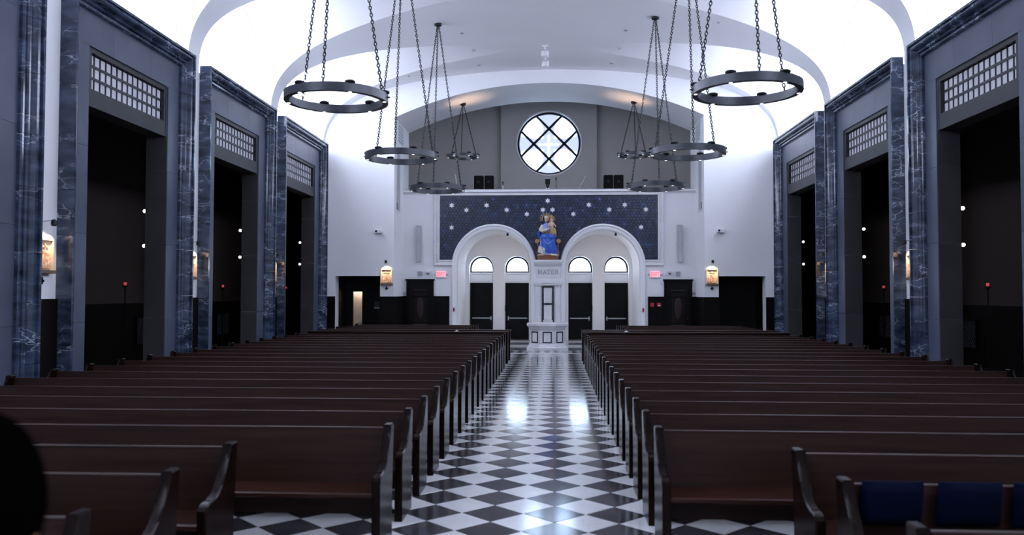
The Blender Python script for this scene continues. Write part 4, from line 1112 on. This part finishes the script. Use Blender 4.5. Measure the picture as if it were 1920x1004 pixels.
def ell(cx, cy, cz, rx, ry, n=20, fold=0.0, fn=7, ph=0.0):
    return [(cx + rx * (1 + fold * math.sin(fn * 2 * math.pi * i / n + ph)) * math.cos(2 * math.pi * i / n), cy + ry * (1 + fold * math.sin(fn * 2 * math.pi * i / n + ph)) * math.sin(2 * math.pi * i / n), cz) for i in range(n)]
st = thing('madonna_statue', 'painted statue of a seated crowned woman in blue holding a child, on the pedestal', 'statue', (0.0, YP + 0.05, 3.42))
S = st
MB().bbox(-0.43, 0.43, -0.12, 0.70, 0, 0.18, 0.02).build('plinth', 'statue_base', S)
# throne with scrolled arms
MB().bbox(-0.36, 0.36, 0.30, 0.60, 0.18, 0.85, 0.02).build('throne', 'statue_base', S)
for sx in (-1, 1):
    MB().lathe([(0.02, -0.06), (0.085, -0.05), (0.095, 0.0), (0.085, 0.28), (0.03, 0.32)], (sx * 0.43, 0.05, 0.76), 14, 'y').build('scroll_arm', 'gold', S, True, 40)
    MB().tube([(sx * 0.42, 0.05, 0.72), (sx * 0.40, 0.02, 0.5), (sx * 0.43, 0.02, 0.2)], [0.035, 0.022, 0.035], 10).build('throne_leg', 'statue_base', S, True)
# skirt: knees forward, hem flaring, folds
n = 40
sk = [ell(0.0, 0.20, 0.19, 0.40, 0.30, n, 0.07, 9), ell(-0.01, 0.18, 0.35, 0.385, 0.28, n, 0.06, 9, .3), ell(-0.02, 0.14, 0.60, 0.35, 0.28, n, 0.05, 9, .5),
      ell(-0.02, 0.12, 0.85, 0.32, 0.29, n, 0.035, 8, .6), ell(-0.02, 0.14, 0.98, 0.28, 0.27, n, 0.02, 8), ell(-0.02, 0.22, 1.05, 0.235, 0.20, n, 0.0), ell(-0.02, 0.27, 1.10, 0.19, 0.14, n)]
skirt = MB().loft(sk).build('skirt', 'robe_blue', S, True, 80)
for sx in (-1, 1): MB().sphere((-0.02 + sx * 0.16, -0.06, 0.93), 0.135, 0.16, 0.13, 16, 10).build('knee', 'robe_blue', skirt, True)
hem = [ell(0.0, 0.20, 0.185, 0.425, 0.325, n, 0.07, 9), ell(0.0, 0.20, 0.25, 0.41, 0.31, n, 0.07, 9)]
MB().loft(hem).build('hem', 'cream_cloth', skirt, True)
MB().tube([(-0.22, -0.13, 0.95), (-0.12, -0.19, 0.72), (0.02, -0.2, 0.62), (0.14, -0.19, 0.72), (0.2, -0.14, 0.93)], 0.018, 8).build('drape_edge', 'robe_light', skirt, True)
MB().tube([(-0.30, -0.02, 0.9), (-0.28, -0.10, 0.6), (-0.16, -0.16, 0.3), (0.05, -0.16, 0.22)], 0.02, 8).build('drape_edge', 'robe_light', skirt, True)
MB().prism([(-0.40, 0.32), (-0.14, 0.20), (-0.12, 0.46), (-0.36, 0.58)], 'y', -0.13, -0.08).build('embroidered_fold', 'cream_cloth', skirt)
for sx in (-1, 1): MB().sphere((sx * 0.11 - 0.02, -0.13, 0.215), 0.055, 0.10, 0.04, 12, 8).build('foot', 'statue_skin', S, True)
# upper body, veil, arms
tor = [ell(-0.02, 0.27, 1.04, 0.20, 0.15, 20), ell(-0.03, 0.26, 1.18, 0.185, 0.135, 20), ell(-0.05, 0.25, 1.32, 0.20, 0.14, 20), ell(-0.06, 0.25, 1.43, 0.19, 0.12, 20), ell(-0.06, 0.25, 1.48, 0.09, 0.07, 20), ell(-0.06, 0.25, 1.53, 0.055, 0.055, 20)]
MB().loft(tor).build('torso', 'robe_light', S, True, 80)
MB().loft([ell(-0.02, 0.19, 1.02, 0.215, 0.11, 20), ell(-0.02, 0.18, 1.10, 0.20, 0.11, 20), ell(-0.03, 0.18, 1.17, 0.185, 0.10, 20)]).build('sash', 'gold_cloth', S, True, 60)
MB().tube([(-0.22, 0.25, 1.40), (-0.29, 0.16, 1.22), (-0.20, 0.0, 1.16), (-0.03, -0.05, 1.22)], [0.075, 0.085, 0.075, 0.05], 12).build('sleeve', 'cream_cloth', S, True, 80)
MB().tube([(0.10, 0.25, 1.40), (0.20, 0.14, 1.25), (0.22, 0.0, 1.18)], [0.07, 0.075, 0.055], 12).build('sleeve', 'robe_light', S, True, 80)
MB().tube([(-0.03, -0.05, 1.22), (0.03, -0.07, 1.25), (0.07, -0.08, 1.28)], [0.035, 0.04, 0.02], 8).build('hand', 'statue_skin', S, True)
MB().tube([(-0.30, 0.34, 1.25), (-0.37, 0.3, 1.08), (-0.35, 0.28, 0.92)], [0.05, 0.09, 0.04], 12).build('mantle_fold', 'robe_blue', S, True)
hd = MB().sphere((-0.06, 0.22, 1.635), 0.075, 0.085, 0.105, 18, 12).build('head', 'statue_skin', S, True)
MB().tube([(-0.06, 0.14, 1.65), (-0.06, 0.122, 1.615), (-0.06, 0.14, 1.605)], [0.008, 0.014, 0.012], 6).build('nose', 'statue_skin', hd, True)
for sx in (-1, 1): MB().sphere((-0.06 + sx * 0.03, 0.148, 1.65), 0.013, 0.008, 0.008, 10, 6).build('eye', 'statue_hair', hd, True)
MB().sphere((-0.06, 0.143, 1.58), 0.022, 0.01, 0.007, 10, 6).build('mouth', 'red_box', hd, True)
MB().loft([ell(-0.06, 0.28, 1.40, 0.10, 0.06, 16), ell(-0.06, 0.27, 1.52, 0.105, 0.075, 16), ell(-0.06, 0.255, 1.63, 0.098, 0.085, 16), ell(-0.06, 0.25, 1.72, 0.085, 0.085, 16), ell(-0.06, 0.25, 1.76, 0.03, 0.03, 16)]).build('hair', 'statue_hair', hd, True, 80)
MB().lathe([(0.088, 1.70), (0.095, 1.74), (0.08, 1.79), (0.03, 1.81)], (-0.06, 0.235, 0), 16).build('crown', 'cream_cloth', hd, True, 40)
hl = MB(); nn = 40
for i in range(nn):
    a0, a1 = math.pi * (-0.12 + 1.24 * i / nn), math.pi * (-0.12 + 1.24 * (i + 1) / nn)
    for r0, r1 in ((0.16, 0.205),):
        q = [(r0 * math.cos(a0), r0 * math.sin(a0)), (r1 * math.cos(a0), r1 * math.sin(a0)), (r1 * math.cos(a1), r1 * math.sin(a1)), (r0 * math.cos(a1), r0 * math.sin(a1))]
        hl.prism([(-0.06 + x, 1.68 + z_) for x, z_ in q], 'y', 0.30, 0.32)
halo = hl.build('halo', 'gold', hd)
for i in range(9):
    a = math.pi * (-0.08 + 1.16 * i / 8)
    MB().sphere((-0.06 + 0.245 * math.cos(a), 0.31, 1.68 + 0.245 * math.sin(a)), 0.02, seg=8, rings=6).build('halo_star', 'star_white', halo, True)
    
# child standing on her knee
ch = [ell(0.17, 0.04, 1.02, 0.12, 0.10, 20, 0.08, 6), ell(0.165, 0.03, 1.15, 0.11, 0.09, 20, 0.07, 6), ell(0.155, 0.03, 1.30, 0.09, 0.075, 20, 0.04, 6), ell(0.15, 0.03, 1.36, 0.08, 0.06, 20)]
chd = MB().loft(ch).build('child_cloth', 'gold_cloth', S, True, 80)
MB().tube([(0.26, 0.02, 1.3), (0.30, 0.0, 1.1), (0.31, 0.0, 0.92)], [0.03, 0.05, 0.02], 10).build('cloth_tail', 'gold_cloth', chd, True)
ct_ = MB().loft([ell(0.15, 0.03, 1.34, 0.082, 0.06, 16), ell(0.145, 0.03, 1.42, 0.085, 0.062, 16), ell(0.14, 0.03, 1.50, 0.088, 0.058, 16), ell(0.14, 0.03, 1.54, 0.04, 0.04, 16), ell(0.14, 0.03, 1.57, 0.03, 0.03, 16)]).build('child_torso', 'statue_skin', S, True, 80)
MB().tube([(0.215, 0.03, 1.50), (0.27, -0.02, 1.41), (0.33, -0.06, 1.34)], [0.03, 0.026, 0.018], 10).build('arm', 'statue_skin', ct_, True)
MB().tube([(0.065, 0.03, 1.50), (0.03, -0.03, 1.42), (0.05, -0.08, 1.36)], [0.03, 0.026, 0.018], 10).build('arm', 'statue_skin', ct_, True)
hd2 = MB().sphere((0.14, 0.02, 1.63), 0.058, 0.062, 0.072, 16, 10).build('child_head', 'statue_skin', S, True)
MB().loft([ell(0.14, 0.045, 1.62, 0.062, 0.055, 14), ell(0.14, 0.04, 1.68, 0.06, 0.058, 14), ell(0.14, 0.035, 1.71, 0.03, 0.03, 14)]).build('hair', 'gold_cloth', hd2, True)
for sx in (-1, 1): MB().sphere((0.14 + sx * 0.022, -0.034, 1.64), 0.009, 0.006, 0.006, 8, 5).build('eye', 'statue_hair', hd2, True)
annulus(0.085, 0.135, 0, 0.015, 32).build('halo', 'gold', hd2).location = (0.14, 0.09, 1.67)
MB().lathe([(0.05, 1.70), (0.055, 1.73), (0.04, 1.78), (0.01, 1.80)], (0.14, 0.03, 0), 14).build('crown', 'gold', hd2, True, 40)

# octagonal font
t = thing('baptismal_font', 'octagonal white marble font with black-framed panels at the end of the aisle', 'font', (0.0, 30.72, 0))
ph = math.pi / 8; k8 = 1 / math.cos(ph)
body = [(0.76, 0.0), (0.76, 0.10), (0.72, 0.13), (0.70, 0.18), (0.66, 0.20), (0.64, 0.22), (0.64, 0.72), (0.66, 0.74)]
MB().lathe([(r * k8, z_) for r, z_ in body], (0, 0, 0), 8, 'z', True, ph).build('body', 'white_marble', t)
rim = [(0.64, 0.74), (0.66, 0.76), (0.69, 0.82), (0.73, 0.87), (0.755, 0.89), (0.755, 0.97), (0.74, 0.985), (0.60, 0.985), (0.58, 0.90)]
MB().lathe([(r * k8, z_) for r, z_ in rim], (0, 0, 0), 8, 'z', True, ph).build('basin_rim', 'white_marble', t)
for i in range(8):
    a = i * math.pi / 4
    e = empty('panel', (0, 0, 0)); e.parent = t; e.rotation_euler = (0, 0, a)
    y = -0.64; w_ = 0.17
    MB().box(-w_, -w_ + 0.045, y - 0.012, y, 0.26, 0.68).box(w_ - 0.045, w_, y - 0.012, y, 0.26, 0.68).box(-w_ + 0.045, w_ - 0.045, y - 0.012, y, 0.635, 0.68).box(-w_ + 0.045, w_ - 0.045, y - 0.012, y, 0.26, 0.305).build('inlay_frame', 'black_marble', e)
    MB().box(-w_ + 0.045, w_ - 0.045, y - 0.006, y, 0.305, 0.635).build('inset', 'white_marble', e)
MB().lathe([(0.60, 0.90), (0.60, 0.93)], (0, 0, 0), 8, 'z', True, ph).build('water', 'steel', t)

# ================================================================== PERSON at the left edge
PX, PY = -0.56, 1.12
TOP = 1.885
pt = thing('person', 'person with dark hair and dark clothes at the bottom left edge, seen from behind', 'person', (PX, PY, 0.0))
k = TOP / 1.80
J = {'pelvis': (0, 0, 0.95), 'belly': (0, 0.01, 1.10), 'chest': (0, 0.0, 1.30), 'neckb': (0, 0.0, 1.46), 'neck': (0, 0.02, 1.53), 'head': (0, 0.035, 1.62), 'crown': (0, 0.03, 1.72),
     'shl': (-0.19, 0, 1.41), 'ell': (-0.25, -0.02, 1.13), 'wrl': (-0.24, 0.08, 0.90), 'shr': (0.19, 0, 1.41), 'elr': (0.25, -0.02, 1.13), 'wrr': (0.24, 0.08, 0.90),
     'hil': (-0.10, 0, 0.90), 'knl': (-0.11, 0.02, 0.50), 'anl': (-0.11, -0.01, 0.09), 'tol': (-0.12, 0.17, 0.04), 'hir': (0.10, 0, 0.90), 'knr': (0.11, 0.02, 0.50), 'anr': (0.11, -0.01, 0.09), 'tor': (0.12, 0.17, 0.04)}
RAD = {'pelvis': (.15, .11), 'belly': (.145, .10), 'chest': (.165, .115), 'neckb': (.075, .06), 'neck': (.055, .055), 'head': (.072, .088), 'crown': (.062, .075), 'sh': (.07, .065), 'el': (.045, .045), 'wr': (.03, .03), 'hi': (.088, .09), 'kn': (.06, .06), 'an': (.04, .045), 'to': (.04, .025)}
edges = [('pelvis', 'belly'), ('belly', 'chest'), ('chest', 'neckb'), ('neckb', 'neck'), ('neck', 'head'), ('head', 'crown'), ('chest', 'shl'), ('shl', 'ell'), ('ell', 'wrl'), ('chest', 'shr'), ('shr', 'elr'), ('elr', 'wrr'), ('pelvis', 'hil'), ('hil', 'knl'), ('knl', 'anl'), ('anl', 'tol'), ('pelvis', 'hir'), ('hir', 'knr'), ('knr', 'anr'), ('anr', 'tor')]
# hands: palm and five fingers each
for s, w in ((-1, 'l'), (1, 'r')):
    x, y, z = J['wr' + w]; J['pa' + w] = (x, y + 0.02, z - 0.07); RAD['pa' + w] = (.018, .034); edges.append(('wr' + w, 'pa' + w))
    for f, (dy, ln) in enumerate(((-0.032, 0.060), (-0.011, 0.078), (0.011, 0.084), (0.032, 0.074))):
        a, b_ = 'fa%d%s' % (f, w), 'fb%d%s' % (f, w)
        J[a] = (x - s * 0.006, y + 0.022 + dy, z - 0.115 - ln * 0.3); J[b_] = (x - s * 0.024, y + 0.026 + dy, z - 0.115 - ln * 0.9)
        RAD[a] = (.009, .009); RAD[b_] = (.007, .007); edges += [('pa' + w, a), (a, b_)]
    J['ta' + w] = (x - s * 0.012, y + 0.068, z - 0.075); J['tb' + w] = (x - s * 0.02, y + 0.078, z - 0.115); RAD['ta' + w] = (.010, .010); RAD['tb' + w] = (.008, .008)
    edges += [('pa' + w, 'ta' + w), ('ta' + w, 'tb' + w)]
names = list(J); idx = {n_: i for i, n_ in enumerate(names)}
me = bpy.data.meshes.new('body'); me.from_pydata([tuple(c * k for c in J[n_]) for n_ in names], [(idx[a], idx[b_]) for a, b_ in edges], [])
bo = bpy.data.objects.new('body', me); C.objects.link(bo)
sk_ = bo.modifiers.new('skin', 'SKIN'); sk_.use_smooth_shade = True
for i, n_ in enumerate(names):
    r = RAD.get(n_) or RAD[n_[:2]]; sv = me.skin_vertices[0].data[i]; sv.radius = (r[0] * k, r[1] * k); sv.use_root = (n_ == 'pelvis')
sub = bo.modifiers.new('sub', 'SUBSURF'); sub.levels = 2; sub.render_levels = 2
bpy.context.view_layer.update()
ev = bo.evaluated_get(bpy.context.evaluated_depsgraph_get())
bm_ = bpy.data.meshes.new_from_object(ev)
bpy.data.objects.remove(bo)
bm_.materials.clear()
bm_.materials.append(M['skin_tone']); bm_.materials.append(M['dark_cloth'])
for p in bm_.polygons:
    p.use_smooth = True
    z_ = p.center.z / k
    p.material_index = 0 if (z_ > 1.50 or (z_ < 0.90 and abs(p.center.x) > 0.2 * k and z_ > 0.7)) else 1
zmin = min(v.co.z for v in bm_.vertices)
for v in bm_.vertices: v.co.z -= zmin
body_o = link('body', bm_, pt)
hz = 1.655 * k - zmin
# head shape: skull, ears, nose, eyes, mouth, and a full cap of dark hair
HY = 0.035 * k
hair = MB(); rings = []
for j in range(0, 15):
    th = math.pi * (0.02 + 0.70 * j / 14)
    rr = math.sin(th); zz = math.cos(th); n = 28; r_ = []
    for i in range(n):
        a = 2 * math.pi * i / n
        fr = max(0, math.sin(a))           # towards the face (+y): hairline rises
        zf = max(zz, -1 + 1.35 * fr)
        rx, ry = 0.088, 0.112
        r_.append((rx * rr * math.cos(a) * (1 + 0.015 * math.sin(9 * a)), HY - 0.012 + ry * rr * math.sin(a), hz + 0.02 + 0.145 * zf))
    rings.append(r_)
hair.loft(rings).build('hair', 'hair_black', pt, True, 80)
for s in (-1, 1):
    MB().loft([[(s * (0.074 + dx) , HY + 0.012 * k * math.cos(q) - 0.008 + (0.006 if dx else 0), hz - 0.012 + 0.032 * math.sin(q)) for q in [2 * math.pi * i / 12 for i in range(12)]] for dx in (0.0, 0.006, 0.010)]).build('ear', 'skin_tone', pt, True)
    MB().sphere((s * 0.031, HY + 0.088, hz - 0.002), 0.013, 0.009, 0.008, 10, 6).build('eye', 'black_metal', pt, True)
MB().tube([(0, HY + 0.088, hz), (0, HY + 0.112, hz - 0.035), (0, HY + 0.09, hz - 0.045)], [0.009, 0.016, 0.012], 8).build('nose', 'skin_tone', pt, True)
MB().sphere((0, HY + 0.088, hz - 0.075), 0.024, 0.01, 0.008, 12, 6).build('mouth', 'red_wood', pt, True)
